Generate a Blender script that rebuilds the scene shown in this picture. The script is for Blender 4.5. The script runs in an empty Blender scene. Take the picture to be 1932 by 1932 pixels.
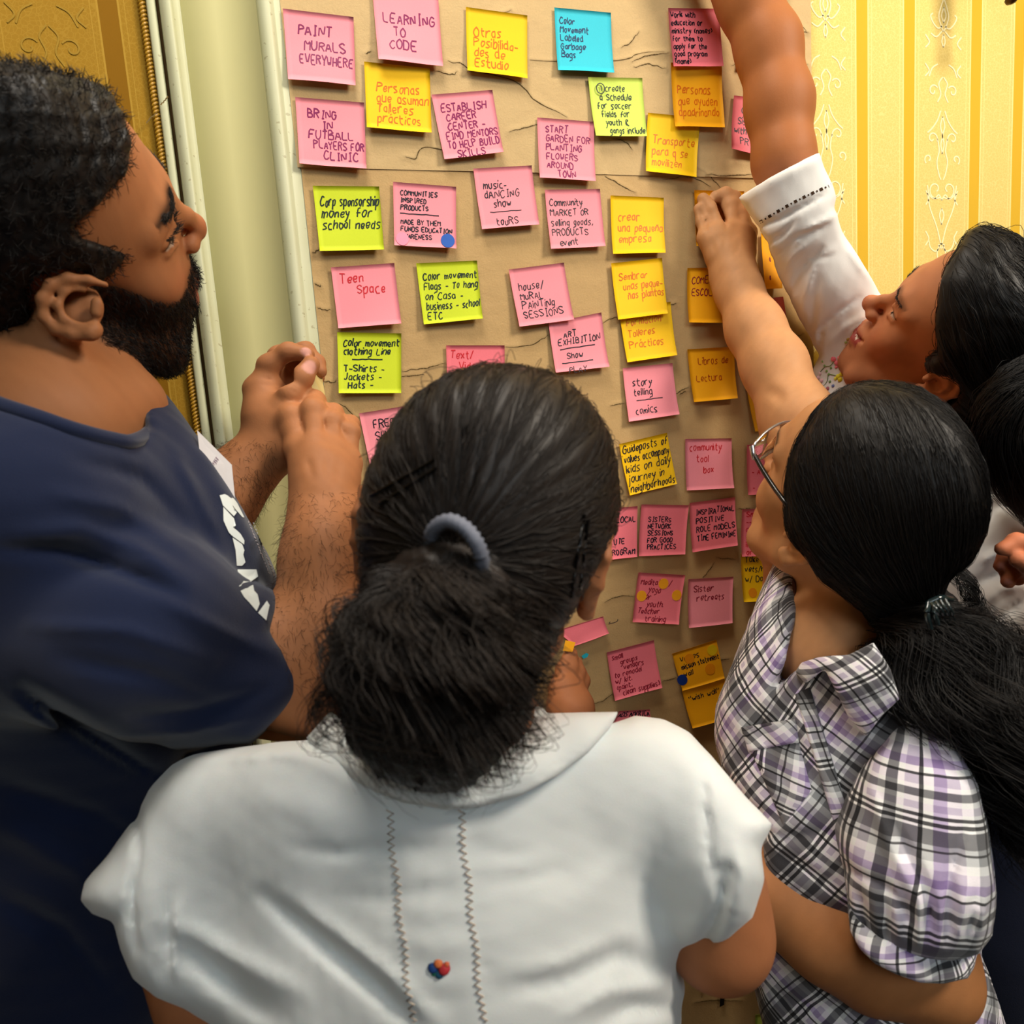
# People pinning sticky notes on a kraft-paper wall: everything is built here from numbers and mesh code.
import bpy, math, random
import numpy as np
from mathutils import Vector, Matrix
from mathutils.bvhtree import BVHTree
random.seed(7)
RNG = np.random.default_rng(7)
SC = bpy.context.scene
COL = SC.collection

# ------------------------------------------------------------------ camera, world, lights, exposure
FPX, CPX, DWALL, CAMZ = 1200.0, 966.0, 0.84196, 1.55

def _rot(rx, ry, rz):
    cx, sx, cy, sy, cz, sz = math.cos(rx), math.sin(rx), math.cos(ry), math.sin(ry), math.cos(rz), math.sin(rz)
    return (np.array([[1, 0, 0], [0, cx, -sx], [0, sx, cx]]) @ np.array([[cy, 0, sy], [0, 1, 0], [-sy, 0, cy]])
            @ np.array([[cz, -sz, 0], [sz, cz, 0], [0, 0, 1]]))

_B = _rot(0.10453361, -0.23760915, -0.0730)      # columns: wall right, wall down, into the wall (in the camera's frame)
M_CW = np.stack([_B[:, 0], _B[:, 2], -_B[:, 1]])  # camera-frame vector -> world vector (X right, Y into the wall, Z up)
CAM = np.array([0.0, -DWALL, CAMZ])

def at(u, v, z):
    """world point seen at pixel (u, v) of the 1932 frame at depth z (metres along the view)"""
    return CAM + M_CW @ np.array([(u - CPX) / FPX * z, (v - CPX) / FPX * z, z])

def on_wall(u, v, y=0.0):
    """world point on the plane Y = y seen at pixel (u, v)"""
    r = M_CW @ np.array([(u - CPX) / FPX, (v - CPX) / FPX, 1.0])
    return CAM + r * ((y - CAM[1]) / r[1])

def px_of(P):
    c = (np.asarray(P) - CAM) @ M_CW
    return c[..., 0] / c[..., 2] * FPX + CPX, c[..., 1] / c[..., 2] * FPX + CPX, c[..., 2]

cam_data = bpy.data.cameras.new('camera')
cam = bpy.data.objects.new('camera', cam_data)
COL.objects.link(cam)
m = np.eye(4)
m[:3, 0] = M_CW @ [1, 0, 0]; m[:3, 1] = M_CW @ [0, -1, 0]; m[:3, 2] = M_CW @ [0, 0, -1]; m[:3, 3] = CAM
cam.matrix_world = Matrix(m.tolist())
cam_data.sensor_width = 36.0
cam_data.lens = FPX / 1932 * 36.0
cam_data.clip_start = 0.02
cam_data.dof.use_dof = True
cam_data.dof.focus_distance = 0.80
cam_data.dof.aperture_fstop = 7.0
SC.camera = cam
SC.view_settings.view_transform = 'Standard'
SC.view_settings.look = 'None'
SC.view_settings.exposure = 0.30
SC.view_settings.gamma = 1.0
SC.view_settings.use_curve_mapping = False

world = bpy.data.worlds.new('world'); SC.world = world
world.use_nodes = True
world.node_tree.nodes['Background'].inputs[0].default_value = (1.0, 0.92, 0.80, 1)
world.node_tree.nodes['Background'].inputs[1].default_value = 0.10

def area(name, loc, target, size, power, color, spread=math.pi):
    l = bpy.data.lights.new(name, 'AREA'); l.shape = 'RECTANGLE'; l.size, l.size_y = size
    l.energy = power; l.color = color; l.spread = spread
    o = bpy.data.objects.new(name, l); COL.objects.link(o)
    o.location = loc
    o.rotation_euler = (Vector(target) - Vector(loc)).to_track_quat('-Z', 'Y').to_euler()
    return o

# the ballroom's ceiling lights: a big soft bank to the upper right, one overhead, a weak cool one behind
area('ceiling_light_right', (1.35, -1.25, 2.75), (0.5, -0.1, 1.4), (0.45, 0.45), 27, (1.0, 0.90, 0.76))
area('ceiling_light_middle', (-0.05, -0.52, 2.92), (0.0, -0.3, 1.4), (0.5, 0.4), 12.5, (1.0, 0.93, 0.83))
area('ceiling_light_rear', (0.3, -2.6, 2.7), (0.3, 0.0, 1.3), (1.4, 0.9), 15, (0.80, 0.93, 1.0))

# ------------------------------------------------------------------ helpers: materials
def lin(c):
    """sRGB 0-255 triple -> linear rgb"""
    c = np.asarray(c, float) / 255
    return np.where(c <= 0.04045, c / 12.92, ((c + 0.055) / 1.055) ** 2.4)

class NT:
    def __init__(s, name):
        s.m = bpy.data.materials.new(name); s.m.use_nodes = True
        s.t = s.m.node_tree; s.b = s.t.nodes['Principled BSDF']
    def n(s, typ, **kw):
        nd = s.t.nodes.new(typ)
        for k, v in kw.items():
            if k.startswith('i_'):
                key = k[2:]
                nd.inputs[int(key) if key.isdigit() else key].default_value = v
            else:
                setattr(nd, k, v)
        return nd
    def l(s, a, b): s.t.links.new(a, b)
    def coord(s, which='Object'):
        return s.n('ShaderNodeTexCoord').outputs[which]
    def noise(s, scale, detail=3, vec=None, rough=0.5):
        nd = s.n('ShaderNodeTexNoise'); nd.inputs['Scale'].default_value = scale
        nd.inputs['Detail'].default_value = detail; nd.inputs['Roughness'].default_value = rough
        s.l(vec if vec is not None else s.coord(), nd.inputs['Vector']); return nd.outputs['Fac']
    def math(s, op, a, b=None, c=None):
        nd = s.n('ShaderNodeMath', operation=op)
        for i, x in enumerate((a, b, c)):
            if x is None: continue
            if isinstance(x, (int, float)): nd.inputs[i].default_value = x
            else: s.l(x, nd.inputs[i])
        return nd.outputs[0]
    def mix(s, fac, a, b, mode='MIX'):
        nd = s.n('ShaderNodeMix', data_type='RGBA', blend_type=mode)
        for i, x in ((0, fac), (6, a), (7, b)):
            if isinstance(x, (int, float)): nd.inputs[i].default_value = x
            elif isinstance(x, (tuple, list, np.ndarray)): nd.inputs[i].default_value = (*[float(q) for q in x][:3], 1)
            else: s.l(x, nd.inputs[i])
        return nd.outputs[2]
    def ramp(s, fac, stops):
        nd = s.n('ShaderNodeValToRGB'); e = nd.color_ramp.elements
        while len(e) > 1: e.remove(e[-1])
        for i, (p, c) in enumerate(stops):
            el = e[0] if i == 0 else e.new(p)
            el.position = p; el.color = (*[float(q) for q in c][:3], 1)
        s.l(fac, nd.inputs[0]); return nd.outputs[0]
    def attr(s, name): return s.n('ShaderNodeAttribute', attribute_name=name)
    def bump(s, h, strength=0.3, dist=0.001):
        nd = s.n('ShaderNodeBump'); nd.inputs['Strength'].default_value = strength
        nd.inputs['Distance'].default_value = dist; s.l(h, nd.inputs['Height'])
        s.l(nd.outputs[0], s.b.inputs['Normal'])
    def done(s, color=None, rough=0.7, spec=0.3, sheen=0.0):
        if color is not None:
            if isinstance(color, (tuple, list, np.ndarray)): s.b.inputs['Base Color'].default_value = (*[float(q) for q in color][:3], 1)
            else: s.l(color, s.b.inputs['Base Color'])
        if isinstance(rough, (int, float)): s.b.inputs['Roughness'].default_value = rough
        else: s.l(rough, s.b.inputs['Roughness'])
        s.b.inputs['Specular IOR Level'].default_value = spec
        if sheen: s.b.inputs['Sheen Weight'].default_value = sheen
        return s.m

def simple(name, rgb, rough=0.7, spec=0.3, var=0.12, scale=60, bump=0.0, metal=0.0):
    t = NT(name); c = lin(rgb); f = t.noise(scale, 4)
    col = t.mix(f, c * (1 - var), np.minimum(c * (1 + var), 1))
    if bump: t.bump(f, bump, 0.001)
    t.b.inputs['Metallic'].default_value = metal
    return t.done(col, rough, spec)

# ------------------------------------------------------------------ helpers: objects
def mesh_obj(name, V, F, mat=None, parent=None, smooth=True, cols=None, uv=None):
    """V (n,3); F (m,3) or (m,4) int array, or a list of faces"""
    me = bpy.data.meshes.new(name)
    V = np.asarray(V, np.float32)
    if isinstance(F, np.ndarray) and F.ndim == 2:
        k = F.shape[1]
        me.vertices.add(len(V)); me.vertices.foreach_set('co', V.ravel())
        me.loops.add(F.size); me.loops.foreach_set('vertex_index', F.astype(np.int32).ravel())
        me.polygons.add(len(F)); me.polygons.foreach_set('loop_start', np.arange(0, F.size, k, dtype=np.int32))
        me.update(calc_edges=True); me.validate()
    else:
        me.from_pydata(V.tolist(), [], [list(map(int, f)) for f in F]); me.update()
    if smooth: me.polygons.foreach_set('use_smooth', np.ones(len(me.polygons), bool))
    if cols is not None:
        a = me.color_attributes.new('Col', 'FLOAT_COLOR', 'POINT')
        c4 = np.ones((len(V), 4), np.float32); c4[:, :3] = cols; a.data.foreach_set('color', c4.ravel())
    if uv is not None:
        a = me.attributes.new('cloth', 'FLOAT_VECTOR', 'POINT')
        c3 = np.zeros((len(V), 3), np.float32); c3[:, :uv.shape[1]] = uv; a.data.foreach_set('vector', c3.ravel())
    if mat: me.materials.append(mat)
    o = bpy.data.objects.new(name, me); COL.objects.link(o)
    if parent: o.parent = parent
    return o

def empty(name, loc=(0, 0, 0)):
    o = bpy.data.objects.new(name, None); COL.objects.link(o); o.empty_display_size = 0.05
    o.location = loc
    return o

def root_at(o, kids):
    """keep children where they are although their root stands at its base"""
    for k in kids:
        k.parent = o; k.location = -Vector(o.location)

def tag(o, label=None, cat=None, group=None, kind=None):
    if label: o['label'] = label
    if cat: o['category'] = cat
    if group: o['group'] = group
    if kind: o['kind'] = kind
    return o

def box(x0, x1, y0, y1, z0, z1):
    V = np.array([(x, y, z) for x in (x0, x1) for y in (y0, y1) for z in (z0, z1)], float)
    F = np.array([(0, 1, 3, 2), (4, 6, 7, 5), (0, 4, 5, 1), (2, 3, 7, 6), (0, 2, 6, 4), (1, 5, 7, 3)])
    return V, F

def grid_faces(nu, nv, closed_u=False):
    i = np.arange(nu if closed_u else nu - 1); j = np.arange(nv - 1)
    I, J = np.meshgrid(i, j, indexing='ij'); I2 = (I + 1) % nu
    return np.stack([I * nv + J, I2 * nv + J, I2 * nv + J + 1, I * nv + J + 1], -1).reshape(-1, 4)

def join(parts):
    Vs, Fs, n = [], [], 0
    for V, F in parts:
        if len(V) == 0: continue
        Vs.append(np.asarray(V)); Fs.append(np.asarray(F) + n); n += len(V)
    return np.concatenate(Vs), np.concatenate(Fs)

def tubes(S, R, sides=3, taper=True):
    """S (n, m, 3) strand points, R radius (scalar, (n,) or (n, m)) -> mesh of thin tubes"""
    S = np.asarray(S, float)
    if S.ndim == 2: S = S[None]
    n, m_, _ = S.shape
    T = np.gradient(S, axis=1); T /= np.linalg.norm(T, axis=2, keepdims=True) + 1e-12
    ref = np.where(np.abs(T[..., 2:3]) > 0.9, np.array([1.0, 0, 0]), np.array([0, 0, 1.0]))
    A = np.cross(T, ref); A /= np.linalg.norm(A, axis=2, keepdims=True) + 1e-12
    Bn = np.cross(T, A)
    R = np.asarray(R, float)
    if R.ndim == 0: R = np.full((n, m_), float(R))
    elif R.ndim == 1: R = np.repeat(R[:, None], m_, 1)
    if taper:
        t = np.linspace(0, 1, m_); R = R * np.clip(np.minimum(1, (1 - t) * 3 + 0.25), 0, 1)
    a = np.arange(sides) / sides * 2 * np.pi
    V = S[:, :, None] + R[:, :, None, None] * (np.cos(a)[:, None] * A[:, :, None] + np.sin(a)[:, None] * Bn[:, :, None])
    V = V.reshape(-1, 3)
    I, J, K = np.meshgrid(np.arange(n), np.arange(m_ - 1), np.arange(sides), indexing='ij')
    K2 = (K + 1) % sides; b = lambda i, j, k: (i * m_ + j) * sides + k
    F = np.stack([b(I, J, K), b(I, J, K2), b(I, J + 1, K2), b(I, J + 1, K)], -1).reshape(-1, 4)
    return V, F

def catmull(P, n):
    """smooth curve through control points P, n samples"""
    P = np.asarray(P, float); k = len(P)
    if k < 3:
        t = np.linspace(0, 1, n)[:, None]; return P[0] * (1 - t) + P[-1] * t
    Q = np.vstack([2 * P[0] - P[1], P, 2 * P[-1] - P[-2]])
    t = np.linspace(0, k - 1 - 1e-6, n); i = t.astype(int); s = (t - i)[:, None]
    p0, p1, p2, p3 = Q[i], Q[i + 1], Q[i + 2], Q[i + 3]
    return 0.5 * (2 * p1 + (p2 - p0) * s + (2 * p0 - 5 * p1 + 4 * p2 - p3) * s ** 2 + (3 * p1 - p0 - 3 * p2 + p3) * s ** 3)

def ribbon2(P, w):
    """flat ribbon outline of a 2-D polyline: (2n, 2) points + quads"""
    P = np.asarray(P, float)
    T = np.gradient(P, axis=0); T /= np.linalg.norm(T, axis=1, keepdims=True) + 1e-12
    N = np.stack([-T[:, 1], T[:, 0]], 1)
    w = np.broadcast_to(w, (len(P),))[:, None] / 2
    V = np.stack([P + N * w, P - N * w], 1).reshape(-1, 2)
    i = np.arange(len(P) - 1) * 2
    return V, np.stack([i, i + 1, i + 3, i + 2], 1)

# ------------------------------------------------------------------ the room
def stripe_nodes(t, x0, period, bands):
    """1 inside the stripes [a, b] (metres, repeating), as a node value"""
    sep = t.n('ShaderNodeSeparateXYZ'); t.l(t.coord(), sep.inputs[0])
    x = t.math('MODULO', t.math('ADD', t.math('SUBTRACT', sep.outputs[0], x0), period * 40), period)
    out = None
    for a, b in bands:
        s = t.math('MULTIPLY', t.math('GREATER_THAN', x, a), t.math('LESS_THAN', x, b))
        out = s if out is None else t.math('MAXIMUM', out, s)
    return out

PER = 0.2072
def wallpaper_mat(name, ground, stripe, pale, x0, rough=0.8):
    t = NT(name)
    st = stripe_nodes(t, x0, PER, ((0.0, 0.0193), (0.0835, 0.1028)))
    ed = stripe_nodes(t, x0, PER, ((-0.001, 0.0), (0.0193, 0.0213), (0.0815, 0.0835), (0.1028, 0.1048), (0.2052, 0.2072),
                                   (0.0260, 0.0268), (0.0760, 0.0768), (0.1100, 0.1108), (0.1985, 0.1993)))
    n1 = t.noise(900, 2); n2 = t.noise(9, 3)
    v = t.n('ShaderNodeTexVoronoi', feature='DISTANCE_TO_EDGE'); v.inputs['Scale'].default_value = 210
    t.l(t.coord(), v.inputs['Vector'])
    vine = t.math('MULTIPLY', t.math('LESS_THAN', v.outputs[0], 0.055), t.math('SUBTRACT', 1.0, st))
    g = t.mix(n1, lin(ground) * 0.93, lin(ground) * 1.05)
    g = t.mix(t.math('MULTIPLY', vine, 0.35), g, lin(pale))
    g = t.mix(t.math('MULTIPLY', ed, 0.75), g, lin(pale))
    c = t.mix(st, g, lin(stripe))
    c = t.mix(t.math('MULTIPLY', n2, 0.10), c, lin(stripe))
    t.bump(t.math('ADD', n1, t.math('MULTIPLY', vine, 0.7)), 0.2, 0.0005)
    return t.done(c, rough, 0.12)

WP = wallpaper_mat('yellow_wallpaper', (216, 190, 112), (206, 164, 46), (240, 220, 150), 0.7610)
WPL = wallpaper_mat('gold_brocade', (140, 106, 28), (118, 82, 8), (160, 128, 48), -0.437)
ZB, ZT = 0.0, 3.0
wall = mesh_obj('wall_back', *box(-3.0, 3.2, 0.004, 0.16, ZB, ZT), WP, smooth=False); tag(wall, kind='structure')
cream = simple('cream_paint', (214, 208, 176), 0.55, 0.3, 0.05, 30)
for nm, b in (('wall_left', (-3.1, -3.0, -3.6, 0.16, ZB, ZT)), ('wall_right', (3.2, 3.3, -3.6, 0.16, ZB, ZT)), ('wall_front', (-3.1, 3.3, -3.7, -3.6, ZB, ZT))):
    tag(mesh_obj(nm, *box(*b), simple(nm + '_paint', (208, 188, 130), 0.7, 0.2, 0.06), smooth=False), kind='structure')
tag(mesh_obj('floor', *box(-3.1, 3.3, -3.7, 0.16, -0.05, 0.0), simple('dark_carpet', (70, 46, 34), 0.95, 0.1, 0.3, 120), smooth=False), kind='structure')
tag(mesh_obj('ceiling', *box(-3.1, 3.3, -3.7, 0.16, 3.0, 3.05), simple('ceiling_paint', (226, 220, 202), 0.8, 0.2, 0.04), smooth=False), kind='structure')

# damask relief on the wallpaper: scrolls, hearts and fleurs as thin raised ribbons, mirrored about each wide band
def spiral(cx, cy, r0, r1, a0, a1, n=22):
    a = np.linspace(a0, a1, n); r = np.linspace(r0, r1, n)
    return np.stack([cx + r * np.cos(a), cy + r * np.sin(a)], 1)
def motif():
    """one 0.40 m repeat of the wide band, right half (x >= 0); units metres; y up"""
    L = []
    c = lambda *p: L.append(catmull(np.array(p) , 16))
    # heart scroll with V
    L.append(spiral(.012, .278, .0145, .003, -2.2, 4.2)); c((0, .262), (.006, .270), (.014, .264), (.024, .270), (.0275, .284))
    c((.0275, .272), (.022, .250), (.009, .222), (.001, .196)); c((0, .190), (.006, .196)); c((0, .250), (.004, .240), (0, .226))
    # lower fleur (points up)
    c((0, .150), (.006, .136), (.009, .124), (.004, .110), (0, .104)); c((0, .138), (.004, .126), (0, .116))
    c((.002, .112), (.010, .108), (.019, .115), (.024, .124), (.020, .128)); c((.003, .104), (.013, .096), (.023, .100)); c((0, .100), (.003, .090), (0, .082))
    # upper fleur (points down)
    c((0, .164), (.006, .174), (.008, .184), (.004, .194), (0, .198)); c((.004, .190), (.012, .186), (.021, .192), (.024, .202)); 
    # side sprays
    for k in (-1, 1):
        c((.030, .225 + .03 * k), (.024, .235 + .03 * k), (.030, .246 + .03 * k)); c((.033, .06 + .02 * k), (.026, .068 + .02 * k), (.033, .078 + .02 * k))
    # upper vase with scrolls
    L.append(spiral(.019, .352, .010, .002, 3.6, -2.6)); c((.009, .352), (.006, .334), (.010, .318), (.006, .300), (.002, .292))
    L.append(spiral(.026, .322, .0075, .002, -1.0, 4.6)); c((.004, .392), (.010, .378), (.020, .366), (.028, .360)); c((0, .384), (.004, .370), (0, .356), (.003, .344), (0, .330))
    c((.001, .040), (.008, .030), (.004, .016), (.010, .004)); L.append(spiral(.018, .020, .009, .002, 2.6, -3.4)); c((.010, .058), (.020, .052), (.026, .040))
    return L
def damask(name, centres, z0, z1, yoff, scale, mat, parent, w=0.0016):
    parts = []; n = 0
    base = motif()
    for cx in centres:
        zz = z0
        while zz < z1:
            for P in base:
                for sx in (-1, 1):
                    Q = P * scale * [sx, 1] + [cx, zz]
                    if Q[:, 1].max() > z1: continue
                    V2, F = ribbon2(Q, w)
                    parts.append((np.column_stack([V2[:, 0], np.full(len(V2), yoff), V2[:, 1]]), F))
            zz += 0.40 * scale
    V, F = join(parts)
    V2 = V.copy(); V2[:, 1] += 0.0003
    o = mesh_obj(name, V, F[:, ::-1], mat, parent, smooth=False); tag(o, kind='stuff'); return o
pale = simple('damask_relief', (250, 236, 184), 0.8, 0.1, 0.05)
zfl = CAMZ - (-0.215)
damask('damask_pattern', [0.7610 - 0.0522 + PER * k for k in (0, 1, 2, 3)], zfl - 0.40 * 4 - .165, zfl + 0.40 * 2 - .165, 0.0037, 1.0, pale, wall, 0.0021)

# left: brocade panel edged with gold rope, then the cream pilaster
def two(u80, u639, off, z):
    """X on plane Y=-off at height z for a line seen at (u80, 80) and (u639, 639)"""
    a = on_wall(u80, 80, -off); b = on_wall(u639, 639, -off)
    t = (z - a[2]) / (b[2] - a[2]); return a[0] + (b[0] - a[0]) * t
def two_profile(prof):
    """strip between heights following a list of (u80, u639, off)"""
    V = []
    for z in (0.0, 2.999):
        for (a, b, o) in prof: V.append((two(a, b, o, CAMZ) + 0 * z, -o, z))
    k = len(prof); F = [(i, i + 1, k + i + 1, k + i) for i in range(k - 1)]
    return np.array(V), np.array(F)
white = NT('aged_white_trim'); f_ = white.noise(14, 4); s_ = white.noise(160, 3)
white_c = white.mix(f_, lin((212, 214, 182)), lin((198, 198, 158)))
white_c = white.mix(white.math('MULTIPLY', white.math('GREATER_THAN', s_, 0.68), 0.5), white_c, lin((150, 138, 96)))
WHT = white.done(white_c, 0.45, 0.4)
flat = simple('pale_green_panel', (204, 198, 142), 0.6, 0.3, 0.03, 8)
def solid_profile(prof, back=0.003):
    V, F = two_profile(prof); k = len(prof)
    Vb = V.copy(); Vb[:, 1] = back
    F2 = np.array([(i, k + i, 3 * k + i, 2 * k + i) for i in (0, k - 1)])
    return np.concatenate([V, Vb]), np.concatenate([F, F2])
brocade = mesh_obj('wall_panel', *box(-2.99, two(256, 348, .001, CAMZ), -0.001, 0.003, 0, 2.99), WPL, smooth=False); tag(brocade, kind='structure', label=None)
brocade.name = 'wall_left_panel'
damask('brocade_pattern', [-0.437 - 0.0522 + PER * k for k in (0, 1)], 0.6, 2.3, -0.0016, 1.15, simple('brocade_relief', (166, 132, 50), 0.8, 0.1), brocade, 0.0018)
tr1 = mesh_obj('trim_1', *solid_profile([(257, 349, .000), (258, 350, .010), (260, 352, .012), (275, 364, .012), (278, 367, .010), (278.5, 367.5, .001)]), WHT, smooth=False); tag(tr1, kind='structure')
tr2 = mesh_obj('trim_2', *solid_profile([(285, 373, .000), (286, 374, .014), (289, 377, .018), (296, 384, .021), (304, 391, .022), (309, 395, .021), (311, 397, .016), (318, 402, .012), (326, 408, .009), (335, 413, .008), (336, 414, .006)]), WHT, smooth=False); tag(tr2, kind='structure')
tr3 = mesh_obj('trim_3', *solid_profile([(336, 414, .006), (400, 475, .006), (489, 552, .006)]), flat, smooth=False); tag(tr3, kind='structure')
tr4 = mesh_obj('trim_4', *solid_profile([(489, 552, .006), (491, 554, .011), (496, 558, .015), (503, 565, .018), (511, 573, .018), (517, 579, .015), (520, 582, .010), (522, 584, .009), (537, 599, .007), (540, 602, .003)]), WHT, smooth=False); tag(tr4, kind='structure')
gap = mesh_obj('trim_5', *solid_profile([(278, 367, .001), (286, 374, .001)], 0.0035), simple('dark_gap', (96, 70, 30), 0.9), smooth=False); tag(gap, kind='structure')
# twisted gold rope along the brocade's edge
zs = np.linspace(0.3, 2.4, 1500); ropes = []
xr = two(250, 342, .004, CAMZ)
for ph in (0, 2.094, 4.189):
    a = zs * 2 * np.pi / 0.0125 + ph
    ropes.append(tubes(np.stack([xr + 0.0026 * np.cos(a), -0.0042 + 0.0026 * np.sin(a), zs], 1), 0.0021, 5, False))
rope = mesh_obj('rope_trim', *join(ropes), simple('gold_rope', (176, 132, 34), 0.4, 0.5, 0.3, 400), brocade)

# fine hairline cracks across the old trim joints
def crack(name, pts, y, parent, w=0.0012, rgb=(112, 92, 48)):
    P = np.array([on_wall(u, v, y) for u, v in pts]); Q = catmull(P[:, [0, 2]], 24)
    Q += RNG.normal(0, 0.0004, Q.shape); V2, F = ribbon2(Q, w)
    V = np.column_stack([V2[:, 0], np.full(len(V2), y), V2[:, 1]])
    return mesh_obj(name, V, F, MCRACK, parent, smooth=False)
MCRACK = simple('crack_shadow', (120, 98, 56), 0.9)
crack('crack', [(276, 232), (285, 222), (296, 213)], -0.0128, tr1)
crack('crack', [(303, 198), (312, 188), (317, 182)], -0.0226, tr2)
crack('crack', [(318, 100), (322, 140), (326, 170)], -0.0140, tr2, 0.0009)

# wall lamp whose lower tip hangs into the top right corner
lamp_m = simple('aged_bronze', (74, 52, 26), 0.35, 0.5, 0.2, 80, metal=0.8)
def lathe(prof, c, n=24):
    a = np.arange(n) / n * 2 * np.pi
    V = np.array([(c[0] + r * math.cos(t), c[1] + r * math.sin(t), c[2] + z) for t in a for r, z in prof])
    return V, grid_faces(n, len(prof), True)
tip = on_wall(1908, 8, -0.075)
L0 = empty('wall_lamp', (tip[0], 0.0, tip[2] + 0.12))
pk = [mesh_obj('finial', *lathe([(0.0001, 0), (.006, .002), (.008, .006), (.006, .010), (.0045, .012), (.0075, .017), (.006, .024), (.004, .03), (.004, .05)], tip), lamp_m),
      mesh_obj('arm', *tubes(catmull([(tip[0], -0.075, tip[2] + .05), (tip[0], -0.07, tip[2] + .085), (tip[0], -.035, tip[2] + .10), (tip[0], .001, tip[2] + .12)], 24), 0.005, 10, False), lamp_m),
      mesh_obj('backplate', *lathe([(0.0001, -.05), (.02, -.045), (.03, -.02), (.03, .02), (.02, .045), (.0001, .05)], (tip[0], 0.0, tip[2] + .12)), lamp_m),
      mesh_obj('candle_tube', *lathe([(.011, .06), (.011, .15), (.0001, .15)], tip), simple('ivory', (232, 222, 196), 0.5))]
pk[2].scale = (1, 0.25, 1)
root_at(L0, pk)
tag(L0, 'bronze wall lamp on the yellow wallpaper, only its finial in view top right', 'lamp')

# ------------------------------------------------------------------ kraft paper sheets with creases
CREASES = [  # pixel polylines of the dark creases
    [(845, 118), (870, 122), (885, 132), (905, 137)], [(822, 135), (850, 143), (862, 138)], [(880, 135), (920, 143), (960, 150), (985, 165), (1005, 188), (1040, 208), (1068, 222)],
    [(1000, 115), (1060, 118), (1100, 119), (1180, 114), (1200, 104), (1250, 99)], [(1195, 130), (1220, 123), (1255, 130)], [(1190, 118), (1225, 106), (1260, 102)],
    [(765, 298), (785, 298), (800, 278), (850, 288), (890, 290)], [(960, 250), (1000, 240), (1018, 236)], [(1380, 125), (1395, 118), (1402, 130)],
    [(1155, 262), (1180, 270), (1192, 284)], [(1315, 318), (1340, 335), (1360, 357)], [(1140, 332), (1160, 345), (1200, 366)], [(1340, 352), (1300, 335), (1250, 340)],
    [(757, 700), (800, 695), (842, 684)], [(757, 712), (800, 706)], [(952, 656), (1000, 652), (1020, 640), (1036, 632)], [(1134, 612), (1150, 602), (1166, 597)], [(1262, 576), (1275, 573)],
    [(606, 718), (625, 722), (636, 717)], [(1270, 745), (1298, 730)], [(1150, 766), (1178, 760)], [(1280, 745), (1292, 738)], [(1140, 1135), (1165, 1125), (1200, 1124)],
    [(1325, 1090), (1337, 1075), (1347, 1060)], [(1350, 1052), (1385, 1055)], [(1390, 960), (1415, 960)], [(1112, 1330), (1140, 1320), (1160, 1302)], [(1249, 1285), (1275, 1278)], [(1350, 1246), (1375, 1243)],
    [(598, 580), (612, 585), (625, 584)], [(594, 536), (606, 540)], [(590, 478), (604, 470)], [(640, 760), (665, 780), (675, 800)], [(1400, 540), (1420, 555), (1438, 548)], [(1478, 640), (1515, 630)],
    [(1480, 20), (1500, 38), (1520, 60)], [(1485, 70), (1510, 62), (1524, 62)], [(1420, 330), (1380, 332), (1330, 331)], [(1500, 120), (1524, 122)], [(1395, 690), (1405, 688)], [(900, 45), (930, 30), (965, 22)],
    [(1330, 1840), (1345, 1846)], [(1310, 1890), (1350, 1886), (1400, 1888)], [(540, 60), (548, 90)], [(700, 98), (690, 104)], [(1205, 60), (1190, 80), (1170, 92)],
]
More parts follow.
